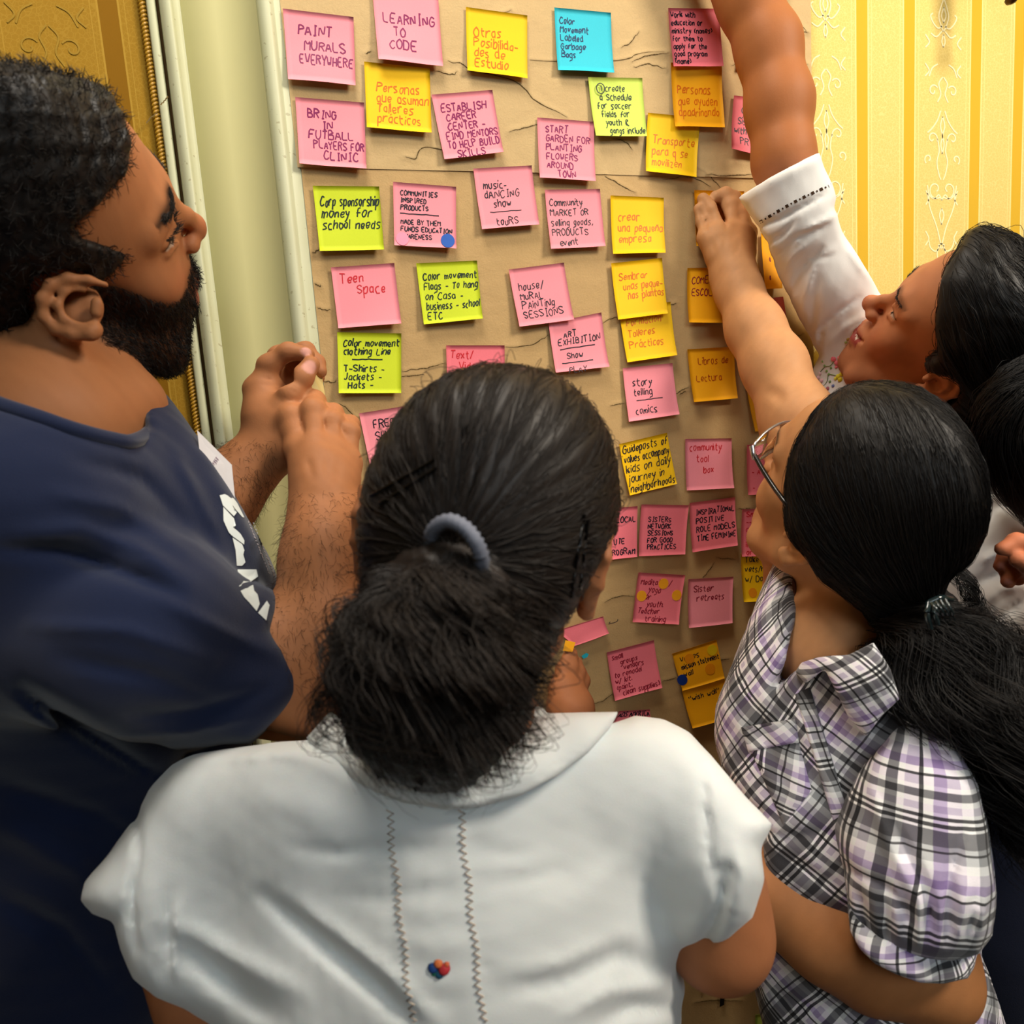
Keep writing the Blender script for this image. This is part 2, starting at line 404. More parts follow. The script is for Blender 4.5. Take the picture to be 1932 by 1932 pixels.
def paper_sheet(name, x0, x1, z0, z1, y, nx, nz, seed, rgb, label, tone=1.0):
    r = np.random.default_rng(seed)
    X, Z = np.meshgrid(np.linspace(x0, x1, nx), np.linspace(z0, z1, nz), indexing='ij')
    H = np.zeros_like(X); R_ = np.zeros_like(X); dark = np.zeros_like(X); ridges = []
    for _ in range(26):       # broad facets of handled paper
        a = r.uniform(0, np.pi); c = r.uniform(-1, 1) * 0.7; w = r.uniform(.02, .12)
        s = (X - .3) * math.cos(a) + (Z - 1.3) * math.sin(a) - c
        H += r.uniform(.0002, .0011) * np.exp(-np.abs(s) / w)
    for C in CREASES:
        P = np.array([on_wall(u, v, y) for u, v in C])[:, [0, 2]]
        P = catmull(P, 10) + r.normal(0, .0005, (10, 2))
        lo, hi = P.min(0) - .02, P.max(0) + .02
        k = (X > lo[0]) & (X < hi[0]) & (Z > lo[1]) & (Z < hi[1])
        if not k.any(): continue
        q = np.stack([X[k], Z[k]], 1); dm = np.full(len(q), 9.0)
        for a, b in zip(P[:-1], P[1:]):
            t = np.clip(((q - a) @ (b - a)) / ((b - a) @ (b - a) + 1e-12), 0, 1)
            dm = np.minimum(dm, np.linalg.norm(q - a - t[:, None] * (b - a), axis=1))
        ridges.append(P)
        R_[k] += .0007 * np.exp(-(dm / .005) ** 2)
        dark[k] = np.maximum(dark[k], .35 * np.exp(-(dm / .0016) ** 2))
    H = (H - H.min()) / (H.max() - H.min()) * .0022 + R_
    V = np.stack([X, y - H, Z], -1).reshape(-1, 3)
    F = grid_faces(nx, nz)[:, ::-1]
    Vb = V.copy(); Vb[:, 1] += .0004
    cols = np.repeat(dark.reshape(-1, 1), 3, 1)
    n = len(V)
    t = NT(name + '_kraft'); fib = t.noise(420, 4, rough=.7); big = t.noise(5, 4); sp = t.noise(1500, 1)
    c = t.mix(fib, lin(rgb) * .90, lin(rgb) * 1.08)
    c = t.mix(t.math('MULTIPLY', big, .22), c, lin(rgb) * .78)
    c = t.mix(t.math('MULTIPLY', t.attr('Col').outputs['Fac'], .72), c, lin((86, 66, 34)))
    t.bump(t.math('ADD', fib, t.math('MULTIPLY', t.noise(45, 5), 3.0)), .35, .0012)
    mt = t.done(c, .72, .25)
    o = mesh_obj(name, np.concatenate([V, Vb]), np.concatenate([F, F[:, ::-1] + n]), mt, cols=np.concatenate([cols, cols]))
    parts = []
    for P in ridges:
        if P[:, 1].min() < z0 or P[:, 1].max() > z1 + .01: continue
        Q = catmull(P, 40) + r.normal(0, .00012, (40, 2)); wv = .0012 * np.sin(np.linspace(.25, np.pi - .15, 40)) * r.uniform(.5, 1.25, 40)
        V2, F2 = ribbon2(Q, wv); ii = np.clip(((V2[:, 0] - x0) / (x1 - x0) * (nx - 1)).round().astype(int), 0, nx - 1); jj = np.clip(((V2[:, 1] - z0) / (z1 - z0) * (nz - 1)).round().astype(int), 0, nz - 1)
        parts.append((np.column_stack([V2[:, 0], y - H[ii, jj] - .0003, V2[:, 1]]), F2))
    if parts: tag(mesh_obj('crease', *join(parts), simple('crease_line', (92, 72, 38), .9), o, smooth=False), kind='stuff')
    tag(o, label, 'paper', 'sheets of kraft paper taped over the wall'); return o
seamz = on_wall(1000, 331)[2]
xl = on_wall(565, 350, -.007)[0]; xrr = on_wall(1526, 300)[0]
paper_sheet('kraft_paper', xl + .004, xrr - .002, 0.12, seamz + .03, -.0065, 420, 700, 3, (196, 162, 110), 'large brown kraft paper sheet below the horizontal seam, covered in sticky notes')
paper_sheet('kraft_paper', xl, xrr, seamz, 2.45, -.0075, 420, 460, 5, (204, 174, 124), 'upper brown kraft paper sheet above the seam, with cracked creases')

# ------------------------------------------------------------------ handwriting: a single-stroke alphabet
G = {k: v for k, v in (x.split(' ', 1) for x in '''A 032943 1535
B 0309 0929384706 0636454303
C 4829180605133344
D 0309 092947453303
E 49090343 0636
F 490903 0636
G 48291806051333454626
H 0309 4349 0646
I 2329 1939 1333
J 39341304
K 0309 490643
L 090343
M 0309264943
N 03094349
O 2907051333454729
P 0309 0929484706
Q 2907051333454729 2543
R 0309 0929484706 2643
S 4829080745442304
T 2329 0949
U 090513334549
V 092349
W 0913263349
X 0943 0349
Y 092649 2623
Z 09490343
a 3717051334 373433
b 0903 051737342303
c 37170513 1333
d 3717051334 3933
e 05353717051334
f 39291813 0636
g 3717051334 37311100
h 0903 0517373433
i 0703 0908
j 171100 1918
k 0903 370533 1633
l 0903
m 0703 05172623 26374643
n 0703 0517373433
o 17051323353717
p 0700 051737342303
q 3717051334 3730
r 0703 051737
s 371706342303
t 19142333 0737
u 0704132334 3733
v 071337
w 0713263347
x 0733 0337
y 071435 371100
z 07370333
- 0535
_ 0333
, 1402
. 0304
/ 0239
( 29180524
) 09182504
" 0907 2927
& 4304081938063343
7 094913
1 2923 0729
? 0819382523
' 0907
: 0607 0304'''.split('\n'))}
G['1'] = '1823'; G['á'] = G['a'] + ' 1829'; G['ó'] = G['o'] + ' 1829'; G['ñ'] = G['n'] + ' 0838'

def write(text, x, y, h, rng, wide=1.0, slant=0.0):
    """polylines for a line of handwriting; (x, y) left end of the baseline, h capital height; note units"""
    out = []; u = h / 6.0; cx = x
    for ch in text:
        if ch == ' ': cx += 3.2 * u * wide; continue
        g = G.get(ch)
        if not g: cx += 2 * u; continue
        s = rng.uniform(.9, 1.1); dy = rng.normal(0, .25) * u; rt = rng.normal(0, .05); mx = 0
        for st in g.split():
            P = np.array([(int(st[i]), int(st[i + 1]) - 3) for i in range(0, len(st) - 1, 2)], float)
            mx = max(mx, P[:, 0].max())
            P = P + rng.normal(0, .16, P.shape)
            if len(P) > 2:   # soften corners
                Q = [P[0]]
                for a, b, c in zip(P[:-2], P[1:-1], P[2:]): Q += [a * .22 + b * .78, b * .78 + c * .22]
                P = np.array(Q + [P[-1]])
            P = P * [u * .82 * wide, u] * s
            P = np.column_stack([P[:, 0] + P[:, 1] * (slant + rt), P[:, 1]])
            out.append(P + [cx, y + dy])
        cx += (mx * .82 * wide * s + 1.25) * u
    return out, cx

INK = {k: simple(k + '_ink', c, .5, .3, .12, 300) for k, c in dict(purple=(128, 14, 84), orange=(222, 108, 0), black=(24, 20, 34), blue=(22, 52, 96), green_black=(14, 34, 22), red=(206, 32, 44), maroon=(140, 20, 44), rust=(176, 66, 10)).items()}
PAPER_RGB = dict(pink=(252, 150, 162), rose=(243, 122, 134), yellow=(254, 200, 12), orange=(254, 176, 14), lime=(206, 222, 40), pale_lime=(206, 228, 96), cyan=(52, 194, 214))
def note_mat(k):
    t = NT(k + '_note'); c = lin(PAPER_RGB[k]); a = t.noise(700, 3); b = t.noise(22, 3)
    col = t.mix(a, c * .95, np.minimum(c * 1.05, 1)); col = t.mix(t.math('MULTIPLY', b, .16), col, c * .84)
    t.bump(a, .12, .0005); m_ = t.done(col, .62, .25)
    return m_
NM = {k: note_mat(k) for k in PAPER_RGB}

def quad(P, s, t):
    """bilinear point of corners tl, tr, br, bl"""
    s = np.asarray(s)[..., None]; t = np.asarray(t)[..., None]
    return (P[0] * (1 - s) + P[1] * s) * (1 - t) + (P[3] * (1 - s) + P[2] * s) * t

NOTE_N = [0]
def note(corners, color, lines, ink, label, layer=0, curl=.006, w=.0013, slant=.05, base=-.0118, x0=.1, y0=.2, dy=None, h=.12, cat='sticky note', group=None, marks=(), stick=.14, wide=1.0):
    """corners in pixels (tl, tr, br, bl); lines of text; the sheet is stuck along its top edge and lifts at the bottom"""
    NOTE_N[0] += 1; r = np.random.default_rng(100 + NOTE_N[0])
    yb = base - .0006 * layer
    tlc, trc = on_wall(*corners[0], yb), on_wall(*corners[1], yb)
    brc, blc = on_wall(*corners[2], yb - curl), on_wall(*corners[3], yb - curl * .9)
    brc[1] = blc[1] = yb
    P = np.array([tlc, trc, brc, blc])
    up = P[0] - P[3]; ht = np.linalg.norm(up); wd = np.linalg.norm(P[1] - P[0])
    rip = r.uniform(-1, 1, 4)
    def off(s, t):
        tt = np.clip((t - stick) / (1 - stick), 0, 1)
        return curl * tt ** 1.9 * (1 + .25 * rip[0] * (s - .5)) + .0007 * np.sin(s * 5 + rip[1] * 3) * tt + .0006 * np.sin(t * 6 + rip[2] * 4 + s * 2) * tt
    def surf(s, t, lift=0.0):
        p = quad(P, s, t); p[..., 1] -= off(s, t) + lift; return p
    n = 13; S, T = np.meshgrid(np.linspace(0, 1, n), np.linspace(0, 1, n), indexing='ij')
    V = surf(S, T).reshape(-1, 3); Vb = V + [0, .00022, 0]; F = grid_faces(n, n)
    rim = [i * n for i in range(n)] + [(n - 1) * n + j for j in range(1, n)] + [i * n + n - 1 for i in range(n - 2, -1, -1)] + [j for j in range(n - 2, 0, -1)]
    rf = np.array([(rim[i], rim[(i + 1) % len(rim)], rim[(i + 1) % len(rim)] + n * n, rim[i] + n * n) for i in range(len(rim))])
    o = mesh_obj('sticky_note', np.concatenate([V, Vb]), np.concatenate([F, F[:, ::-1] + n * n, rf]), NM[color])
    tag(o, label, cat, group)
    if lines:
        dy = dy or h * 1.45; parts = []; tilt = 0
        for i, ln in enumerate(lines):
            if ln == '': continue
            sc = 1.0
            if isinstance(ln, tuple): ln, sc = ln
            if ln.startswith('='):      # a ruled line
                a, b = (float(q) for q in ln[1:].split(','))
                strokes = [np.column_stack([np.linspace(a, b, 10), np.full(10, 1 - (y0 + dy * (i - .45))) + r.normal(0, .003, 10)])]
            else:
                ind = len(ln) - len(ln.lstrip(' ')); txt = ln.strip()
                yy = 1 - (y0 + dy * i)
                strokes, end = write(txt, x0 + ind * h * .55, yy, h * sc, r, wide, slant)
                lim = .985
                if end > lim:
                    x00 = x0 + ind * h * .55; k = (lim - x00) / (end - x00)
                    strokes = [np.column_stack([x00 + (q[:, 0] - x00) * k, q[:, 1]]) for q in strokes]
            for q in strokes:
                if len(q) == 2: q = np.vstack([q[0], q.mean(0), q[1]])
                wq = w / wd
                V2, F2 = ribbon2(q * [1, ht / wd], wq * r.uniform(.85, 1.15))
                V2 = V2 / [1, ht / wd]
                parts.append((surf(V2[:, 0], 1 - V2[:, 1], .00025), F2))
        V, F = join(parts)
        hw = mesh_obj('handwriting', V, F, INK[ink], o, smooth=False)
        hw['label'] = ink.replace('_', ' ') + ' pen handwriting'
    for (mx, my, mr, mc, ml) in marks:   # round stickers pressed on the note
        a = np.linspace(0, 2 * np.pi, 25)[:-1]
        rr = mr / wd
        s = np.concatenate([[mx], mx + rr * np.cos(a)]); t = np.concatenate([[my], my + rr * np.sin(a) * wd / ht])
        V = surf(s, t, .0005); V2 = surf(s, t, .0002)
        F = [(0, 1 + i, 1 + (i + 1) % 24) for i in range(24)] + [(1 + i, 26 + i, 26 + (i + 1) % 24, 1 + (i + 1) % 24) for i in range(24)]
        d = mesh_obj('dot_sticker', np.concatenate([V, V2]), F, MDOT[mc], smooth=False)
        tag(d, ml, 'sticker')
    return o
MDOT = {k: simple(k + '_dot', c, .45, .4, .04, 200) for k, c in dict(blue=(10, 84, 180), pink=(244, 150, 178), orange=(250, 170, 30), navy=(14, 50, 130), amber=(240, 150, 10), yellow=(236, 200, 20)).items()}

def on(color, words): return f'{color} sticky note reading {words}'
nt = note
nt([(533.6,16),(667,32),(671,160.5),(543.5,149)], 'pink', ['PAINT', ' MURALS', 'EVERYWHERE'], 'purple', 'pink sticky note about painting murals, top left corner of the kraft paper', x0=.19, y0=.33, dy=.21, h=.14, w=.0016)
nt([(700,-70),(828,-62),(836.5,123),(714,113)][:0] or [(702.5,-20),(826.5,-10),(836.5,123),(714,113)], 'pink', ['LEARNING', '  TO', ' CODE'], 'purple', 'pink sticky note about learning to code, cut by the top edge', x0=.12, y0=.44, dy=.19, h=.14, layer=2, curl=.008, w=.0016)
nt([(879,13),(995,29),(996,147),(882,132.5)], 'yellow', ['Otras', 'Posibilida-', 'des de', 'Estudio'], 'orange', 'yellow sticky note on study options, between pink and blue notes in the top row', x0=.12, y0=.42, dy=.165, h=.14)
nt([(687,116),(811,129),(814.5,250),(692,240)], 'yellow', ['Personas', 'que asuman', 'Talleres', 'prácticos'], 'orange', 'yellow sticky note about people for practical workshops, under the learning note', x0=.17, y0=.42, dy=.16, h=.135)
nt([(557,183),(687,193.5),(691.5,318),(565,308.5)], 'pink', ['BRING', '   IN', 'FUTBALL', ' PLAYERS FOR', '   CLINIC'], 'purple', 'pink sticky note about bringing in football players, second in the left column', x0=.16, y0=.28, dy=.155, h=.125, w=.0015)
nt([(814,178.5),(929,169.5),(950,287),(838.5,300)], 'pink', ['ESTABLISH', ' CAREER', ' CENTER -', 'FIND MENTORS', 'TO HELP BUILD', '  SKILLS'], 'purple', 'tilted pink sticky note about a career center', x0=.11, y0=.27, dy=.145, h=.11, w=.0015)
nt([(1046,14),(1152.6,24),(1159,137),(1053,132)], 'cyan', ['Color', 'Movement', 'Labeled', 'Garbage', 'Bags'], 'blue', 'the only bright blue sticky note, about labelled garbage bags', x0=.08, y0=.24, dy=.135, h=.10, w=.0012)
nt([(1260.7,15),(1357.7,16.5),(1365.8,124),(1270.6,125.5)], 'rose', ['Work with', 'education or', 'ministry (names)', 'for them to', 'apply for the', 'good program', '(name)'], 'black', 'dark rose sticky note full of small black writing, left of the raised bare forearm', x0=.04, y0=.15, dy=.135, h=.09, w=.0013, layer=2)
nt([(1109.7,145.6),(1211.8,147),(1220.8,256.7),(1123.5,256.7)], 'pale_lime', ['    create', '  a Schedule', ' for soccer', '  fields for', '   youth &', '    gangs include'], 'green_black', 'pale lime sticky note about a soccer field schedule', x0=.06, y0=.23, dy=.145, h=.105, w=.0012, layer=2)
nt([(1265.8,118),(1361.9,122),(1368,240),(1273.6,238.7)], 'orange', ['Personas', 'que ayuden', 'apadrinando'], 'orange', 'orange-yellow sticky note tucked under the dark rose one', x0=.10, y0=.47, dy=.18, h=.13, layer=1)
nt([(1222.6,212.5),(1322,222),(1314,334),(1218.7,322.7)], 'yellow', ['Transporte', 'para q se', 'movilizen'], 'orange', 'yellow sticky note about transport, overlapped at its top right corner', x0=.12, y0=.50, dy=.19, h=.13, w=.0013)
nt([(1385,180),(1478,190),(1472,300),(1378.7,281.6)], 'rose', ['  Ga', ' Sist', 'with', '  PR'], 'black', 'rose sticky note mostly hidden behind the raised bare forearm, upper middle', x0=.05, y0=.3, dy=.19, h=.12)
nt([(1396,30),(1487,28.5),(1488,120),(1400,123)], 'rose', ['', 'ca', '       in', ' t    te'], 'maroon', 'rose sticky note showing on both sides of the raised forearm near the top', x0=.05, y0=.2, dy=.2, h=.11)
nt([(1413,-60),(1502,-58),(1482,8),(1440,2)], 'pale_lime', None, None, 'lime note whose corner shows at the very top right of the forearm')
nt([(1013.6,221.5),(1121,229.7),(1124,341.6),(1018.4,335.3)], 'pink', ['START', 'GARDEN FOR', 'PLANTING', 'FLOWERS', 'AROUND', '   TOWN'], 'purple', 'pink sticky note about starting a garden', x0=.14, y0=.22, dy=.15, h=.11, w=.0014)
nt([(1028,357.8),(1132,356.3),(1143,463.8),(1039,469.8)], 'pink', ['Community', 'MARKET OR', 'selling goods,', 'PRODUCTS', '  event'], 'black', 'pink sticky note about a community market', x0=.06, y0=.27, dy=.17, h=.11, w=.0012)
nt([(1151.7,368.6),(1252.6,373),(1255.3,477),(1157,478.8)], 'yellow', ['crear', 'una pequeña', 'empresa'], 'orange', 'yellow sticky note about a small company, topmost of the three stacked yellow ones', x0=.13, y0=.42, dy=.19, h=.14, w=.0013)
nt([(1310,358.7),(1404,361),(1406,466),(1313.8,463.8)], 'orange', None, None, 'orange sticky note being pressed to the wall by a hand', curl=.003)
nt([(590,350.5),(715.3,351.7),(724.6,470.7),(603.5,473.8)], 'lime', ['Corp sponsorship', 'money for', 'school needs'], 'green_black', 'lime sticky note about sponsorship money, leftmost below the seam', x0=.08, y0=.30, dy=.18, h=.14, w=.0016, slant=.2)
nt([(741.7,343),(860.7,352.4),(861,469),(744,462)], 'pink', ['COMMUNITIES', 'INSPIRED', 'PRODUCTS', '=.10,.72', 'MADE BY THEM', 'FUNDS EDUCATION', 'AWARENESS'], 'black', 'pink sticky note with one blue and one pink round sticker', x0=.11, y0=.19, dy=.115, h=.075, w=.0013,
   marks=[(.86, .88, .0088, 'blue', 'round blue sticker on a pink note below the seam'), (.13, .89, .0080, 'pink', 'round pale pink sticker at the bottom left of a pink note')])
nt([(893,318),(1003,312),(1018,423),(909.5,432.5)], 'pink', ['music-', 'dANCING', '  show', '=.18,.72', '  touRS'], 'black', 'pink sticky note about a music and dancing show', x0=.13, y0=.34, dy=.155, h=.12, w=.0012)
nt([(624.3,504.5),(743.9,496.2),(757.2,610.5),(638.3,618.9)], 'pink', ['Teen', '   Space'], 'red', 'pink sticky note with two red words, second row below the seam at the left', x0=.11, y0=.27, dy=.19, h=.15, w=.0014)
nt([(785.2,496.8),(900,491.5),(911,601),(799.8,611.7)], 'lime', ['Color movement', 'Flags - To hang', 'on Casa -', 'business - school', 'ETC'], 'green_black', 'lime sticky note about flags to hang, right of the teen note', x0=.08, y0=.28, dy=.165, h=.115, w=.0014, slant=.15)
nt([(959.8,508.6),(1063.8,495.5),(1083.3,602.7),(980,616.4)], 'pink', ['house/', 'MuRAL', 'PAiNTiNg', 'SESSIONS'], 'black', 'tilted pink sticky note about house painting sessions', x0=.12, y0=.38, dy=.165, h=.125, w=.0012, layer=2)
nt([(1035,609.5),(1134.6,589.3),(1150,691.8),(1049,703)], 'pink', ['  ART', 'EXHIBITION', '=.14,.80', '  Show', '=.14,.72', '  PLAY'], 'black', 'pink sticky note about an art exhibition, tucked under the tilted one', x0=.12, y0=.34, dy=.14, h=.115, w=.0012, slant=.1)
nt([(636,626.6),(757.2,629),(757.2,741.5),(639.2,742)], 'lime', ['Color movement', 'clothing Line', '=.22,.70', 'T-Shirts -', 'Jackets -', ' Hats -'], 'green_black', 'lime sticky note about a clothing line, near the pinching hand', x0=.09, y0=.22, dy=.14, h=.11, w=.0015, slant=.12)
nt([(841.7,651.5),(952,651.5),(955,762),(846,762)], 'rose', ['Text/', '  Video'], 'red', 'rose sticky note peeking out above the dark bun of hair', x0=.07, y0=.22, dy=.19, h=.13, w=.0014)
nt([(1168,585),(1265,569),(1278,670),(1184,683.5)], 'yellow', ['Formacion', 'Talleres', 'Prácticos'], 'orange', 'yellow sticky note about practical workshops, lowest of the three stacked yellow ones', x0=.10, y0=.32, dy=.215, h=.13, w=.0013, slant=.1)
nt([(1153,496.7),(1249,486.4),(1260.8,591),(1166.4,603)], 'yellow', ['Sembrar', ' unas peque-', '  ñas plantas'], 'orange', 'yellow sticky note about sowing plants, middle of the three stacked yellow ones', x0=.12, y0=.32, dy=.17, h=.125, w=.0013, layer=3, slant=.1)
nt([(1175,694.4),(1268.8,685),(1282,781.5),(1187,795.6)], 'pink', ['story', 'telling', '=.20,.72', 'comics'], 'black', 'pink sticky note about story telling and comics', x0=.16, y0=.36, dy=.175, h=.13, w=.0013)
nt([(1296.8,659),(1385.3,654),(1392,751.4),(1309,758.7)], 'orange', [' Libros de', 'Lectura'], 'rust', 'orange sticky note about reading books, alone left of the bare forearm', x0=.13, y0=.30, dy=.32, h=.13, w=.0012)
nt([(1297,505.6),(1385,504),(1382,608.8),(1298.3,608.8)], 'orange', ['COMEDOR', 'ESCOLAR'], 'maroon', 'orange sticky note about a school canteen, half behind the forearm below the pressing hand', x0=.10, y0=.28, dy=.22, h=.12, w=.0013)
nt([(1436,440),(1474,436),(1476,544),(1444.6,545.4)], 'orange', ['', '', ' a', '', 'a'], 'maroon', 'shaded orange sticky note between the bare forearm and the white sleeve', x0=.3, y0=.2, dy=.16, h=.11)
nt([(1400,568),(1477.7,559.6),(1499,660),(1424,668)], 'rose', ['', '          A'], 'black', 'rose sticky note showing between forearm and white sleeve, lower one', x0=.1, y0=.2, dy=.2, h=.11)
nt([(1408,724),(1450,722),(1456,812),(1425,814)], 'orange', None, None, 'shaded orange sticky note sliver right behind the elbow')
nt([(1168,838),(1258.6,816.3),(1277.9,913),(1188,934.7)], 'yellow', ['Guideposts of', 'values accompany', 'kids on daily', 'journey in', 'neighborhoods'], 'black', 'yellow sticky note full of black script, right of the woman\'s dark crown', x0=.04, y0=.20, dy=.19, h=.14, w=.0014, slant=.2)
nt([(1293,828),(1380.6,827),(1384.8,920.6),(1296.5,925.4)], 'pink', ['community', '  tool', '    box'], 'red', 'pink sticky note about a community tool box', x0=.09, y0=.23, dy=.22, h=.13, w=.0013)
nt([(1409.5,839),(1497,836),(1500,930),(1411,934)], 'rose', ['    me', '', ' - A', '', ' -'], 'red', 'rose sticky note seen past the spectacles of the woman in plaid', x0=.05, y0=.3, dy=.15, h=.10)
nt([(1105,962),(1203,955),(1203,1051),(1111,1060)], 'rose', ['        LOCAL', '', '       UTE', '     PROGRAM'], 'black', 'rose sticky note half hidden by dark hair, left end of a row of three', x0=.1, y0=.3, dy=.21, h=.11, w=.0014)
nt([(1210.5,951.7),(1300,953),(1293,1046),(1204.7,1049)], 'rose', ['SISTERS', 'NETWORK', 'SESSIONS', 'FOR GOOD', 'PRACTICES'], 'black', 'rose sticky note about a sisters network, middle of a row of three', x0=.17, y0=.34, dy=.135, h=.095, w=.0014)
nt([(1301,949),(1387,938),(1391.8,1029),(1306,1042)], 'rose', ['INSPIRATIONAL', 'POSITIVE', 'ROLE MODELS', 'TIME FEMININE'], 'black', 'rose sticky note about role models, right end of a row of three', x0=.13, y0=.27, dy=.175, h=.11, w=.0014)
nt([(1400.5,961),(1486,957),(1490,1048),(1399,1050)], 'rose', ['Sm', '--', 'can', 'for', 'in person', 'or work'], 'red', 'rose sticky note beside the cheek of the woman in plaid', x0=.10, y0=.17, dy=.16, h=.11, layer=1)
nt([(1398,1043),(1484,1041),(1488,1132),(1403,1136)], 'yellow', ['Take for', 'vets/hurt', 'w/ Dad'], 'black', 'yellow sticky note against the collar of the woman in plaid', x0=.08, y0=.2, dy=.2, h=.12, layer=3,
   marks=[(.22, .82, .0072, 'amber', 'round amber sticker on the yellow note by the plaid collar')])
nt([(1205,1080),(1293,1085),(1280.4,1178),(1193.8,1174)], 'rose', ['Meditation/', '   yoga', ' for', '   youth.', 'Teacher', '   training'], 'maroon', 'rose sticky note carrying three orange dots', x0=.08, y0=.24, dy=.145, h=.11, w=.0012, slant=.15,
   marks=[(.56, .20, .0078, 'orange', 'topmost of three orange dots on a rose note'), (.13, .47, .0078, 'orange', 'left of three orange dots on a rose note'), (.88, .42, .0078, 'orange', 'right of three orange dots on a rose note')])
nt([(1298.7,1093),(1383.8,1088),(1382.8,1175.7),(1299.7,1185)], 'pink', ['Sister', ' retreats'], 'maroon', 'pink sticky note with two dark red words about retreats', x0=.12, y0=.28, dy=.19, h=.13, w=.0012, slant=.1)
nt([(1050,1190),(1138,1163),(1149,1195),(1084.7,1219)], 'rose', ['         u'], 'black', 'rose note corner poking out under the ear of the woman in the white blouse', x0=.3, y0=.55, h=.2, curl=.004)
nt([(1145,1231),(1233.6,1207.8),(1249,1297.4),(1160,1321.8)], 'rose', ['small', '   groups', '    vendors', 'to remodel', 'w/ kit.', '(paint,', '  clean supplies)'], 'maroon', 'tilted rose sticky note about small groups, low on the sheet', x0=.08, y0=.19, dy=.125, h=.10, w=.0012, slant=.1)
nt([(1286,1300),(1366,1276),(1387,1352),(1306,1373.8)], 'orange', ['"wish wall"'], 'black', 'lower of two overlapping amber notes at the bottom, wish wall note', x0=.12, y0=.36, h=.13, layer=0)
nt([(1268,1233.5),(1351.7,1206.9),(1368,1280),(1288,1304)], 'orange', ['Values', 'mission statement', 'wall'], 'black', 'upper of two overlapping amber notes at the bottom, with several dots', x0=.12, y0=.28, dy=.19, h=.13, layer=2, curl=.002,
   marks=[(.86, .22, .0082, 'yellow', 'yellow dot at the upper right of the amber note'), (.33, .25, .0078, 'amber', 'amber dot among the writing of the amber note'), (.72, .66, .0086, 'amber', 'larger amber dot at the right edge of the amber note'), (.06, .72, .0084, 'navy', 'dark blue dot at the left edge of the amber note')])
nt([(1168.8,1341.7),(1225.9,1338.5),(1235,1400),(1140,1400)], 'rose', ['ADS AMERICA'], 'black', 'rose note edge just above the white blouse shoulder', x0=.05, y0=.2, h=.16)
nt([(1425,1915),(1500,1905),(1505,1990),(1430,1995)], 'pale_lime', None, None, 'pale lime note at the bottom edge between blouse and plaid shirt')
nt([(690,772),(800,758),(815,880),(701.3,892.8)][:0] or [(677.4,779.8),(785,763),(808,878),(701.3,892.8)], 'pink', ['FREE', 'SHARE', '', 'SPACE'], 'black', 'pink sticky note between the man\'s fist and the dark hair', x0=.20, y0=.28, dy=.2, h=.13, w=.0013)
# circled number on the soccer note, cyan tape scrap, two black dashes low on the sheet
def scrap(name, pts, rgb, label, cat, y=-.0115):
    P = np.array([on_wall(u, v, y) for u, v in pts]); n = len(P)
    V = np.concatenate([P, P + [0, .0003, 0]])
    F = [tuple(range(n)), tuple(range(2 * n - 1, n - 1, -1))] + [(i, (i + 1) % n, n + (i + 1) % n, n + i) for i in range(n)]
    return tag(mesh_obj(name, V, F, simple(name + '_paint', rgb, .5), smooth=False), label, cat)
scrap('tape_scrap', [(1097, 1238), (1106, 1232), (1111, 1234), (1108, 1240), (1101, 1243)], (40, 180, 200), 'tiny cyan scrap of tape on the kraft paper beside the raised hand', 'tape')
scrap('ink_mark', [(1313, 1850), (1326, 1850), (1322, 1868), (1320, 1868), (1322, 1853), (1313, 1853)], (40, 28, 14), 'small seven-shaped dark mark low on the kraft paper', 'mark')
scrap('pen_clip', [(1361, 1848), (1365, 1848), (1366, 1870), (1368, 1872), (1366, 1896), (1358, 1900), (1360, 1872)], (22, 18, 14), 'thin dark vertical pin low on the kraft paper', 'pin')
a_ = np.linspace(0, 2 * np.pi, 22); c_ = on_wall(1133, 167, -.0150)
V2_, F2_ = ribbon2(np.column_stack([c_[0] + .0056 * np.cos(a_), c_[2] + .0062 * np.sin(a_)]), .0013)
for o_ in list(COL.objects):
    if o_.name.startswith('sticky_note') and 'soccer' in o_.get('label', ''):
        mesh_obj('circled_number', *join([(np.column_stack([V2_[:, 0], np.full(len(V2_), -.0152), V2_[:, 1]]), F2_),
                 ((lambda q: (np.column_stack([q[0][:, 0], np.full(len(q[0]), -.0152), q[0][:, 1]]), q[1]))(ribbon2(np.array([[c_[0] - .001, c_[2] + .003], [c_[0] + .001, c_[2] + .0035], [c_[0] + .001, c_[2] - .003]]), .0013)))]), INK['green_black'], o_, smooth=False)

# ------------------------------------------------------------------ sculpting: smooth unions of simple volumes, meshed by surface nets
def smin(a, b, k):
    h = np.maximum(k - np.abs(a - b), 0) / k
    return np.minimum(a, b) - h * h * k * .25

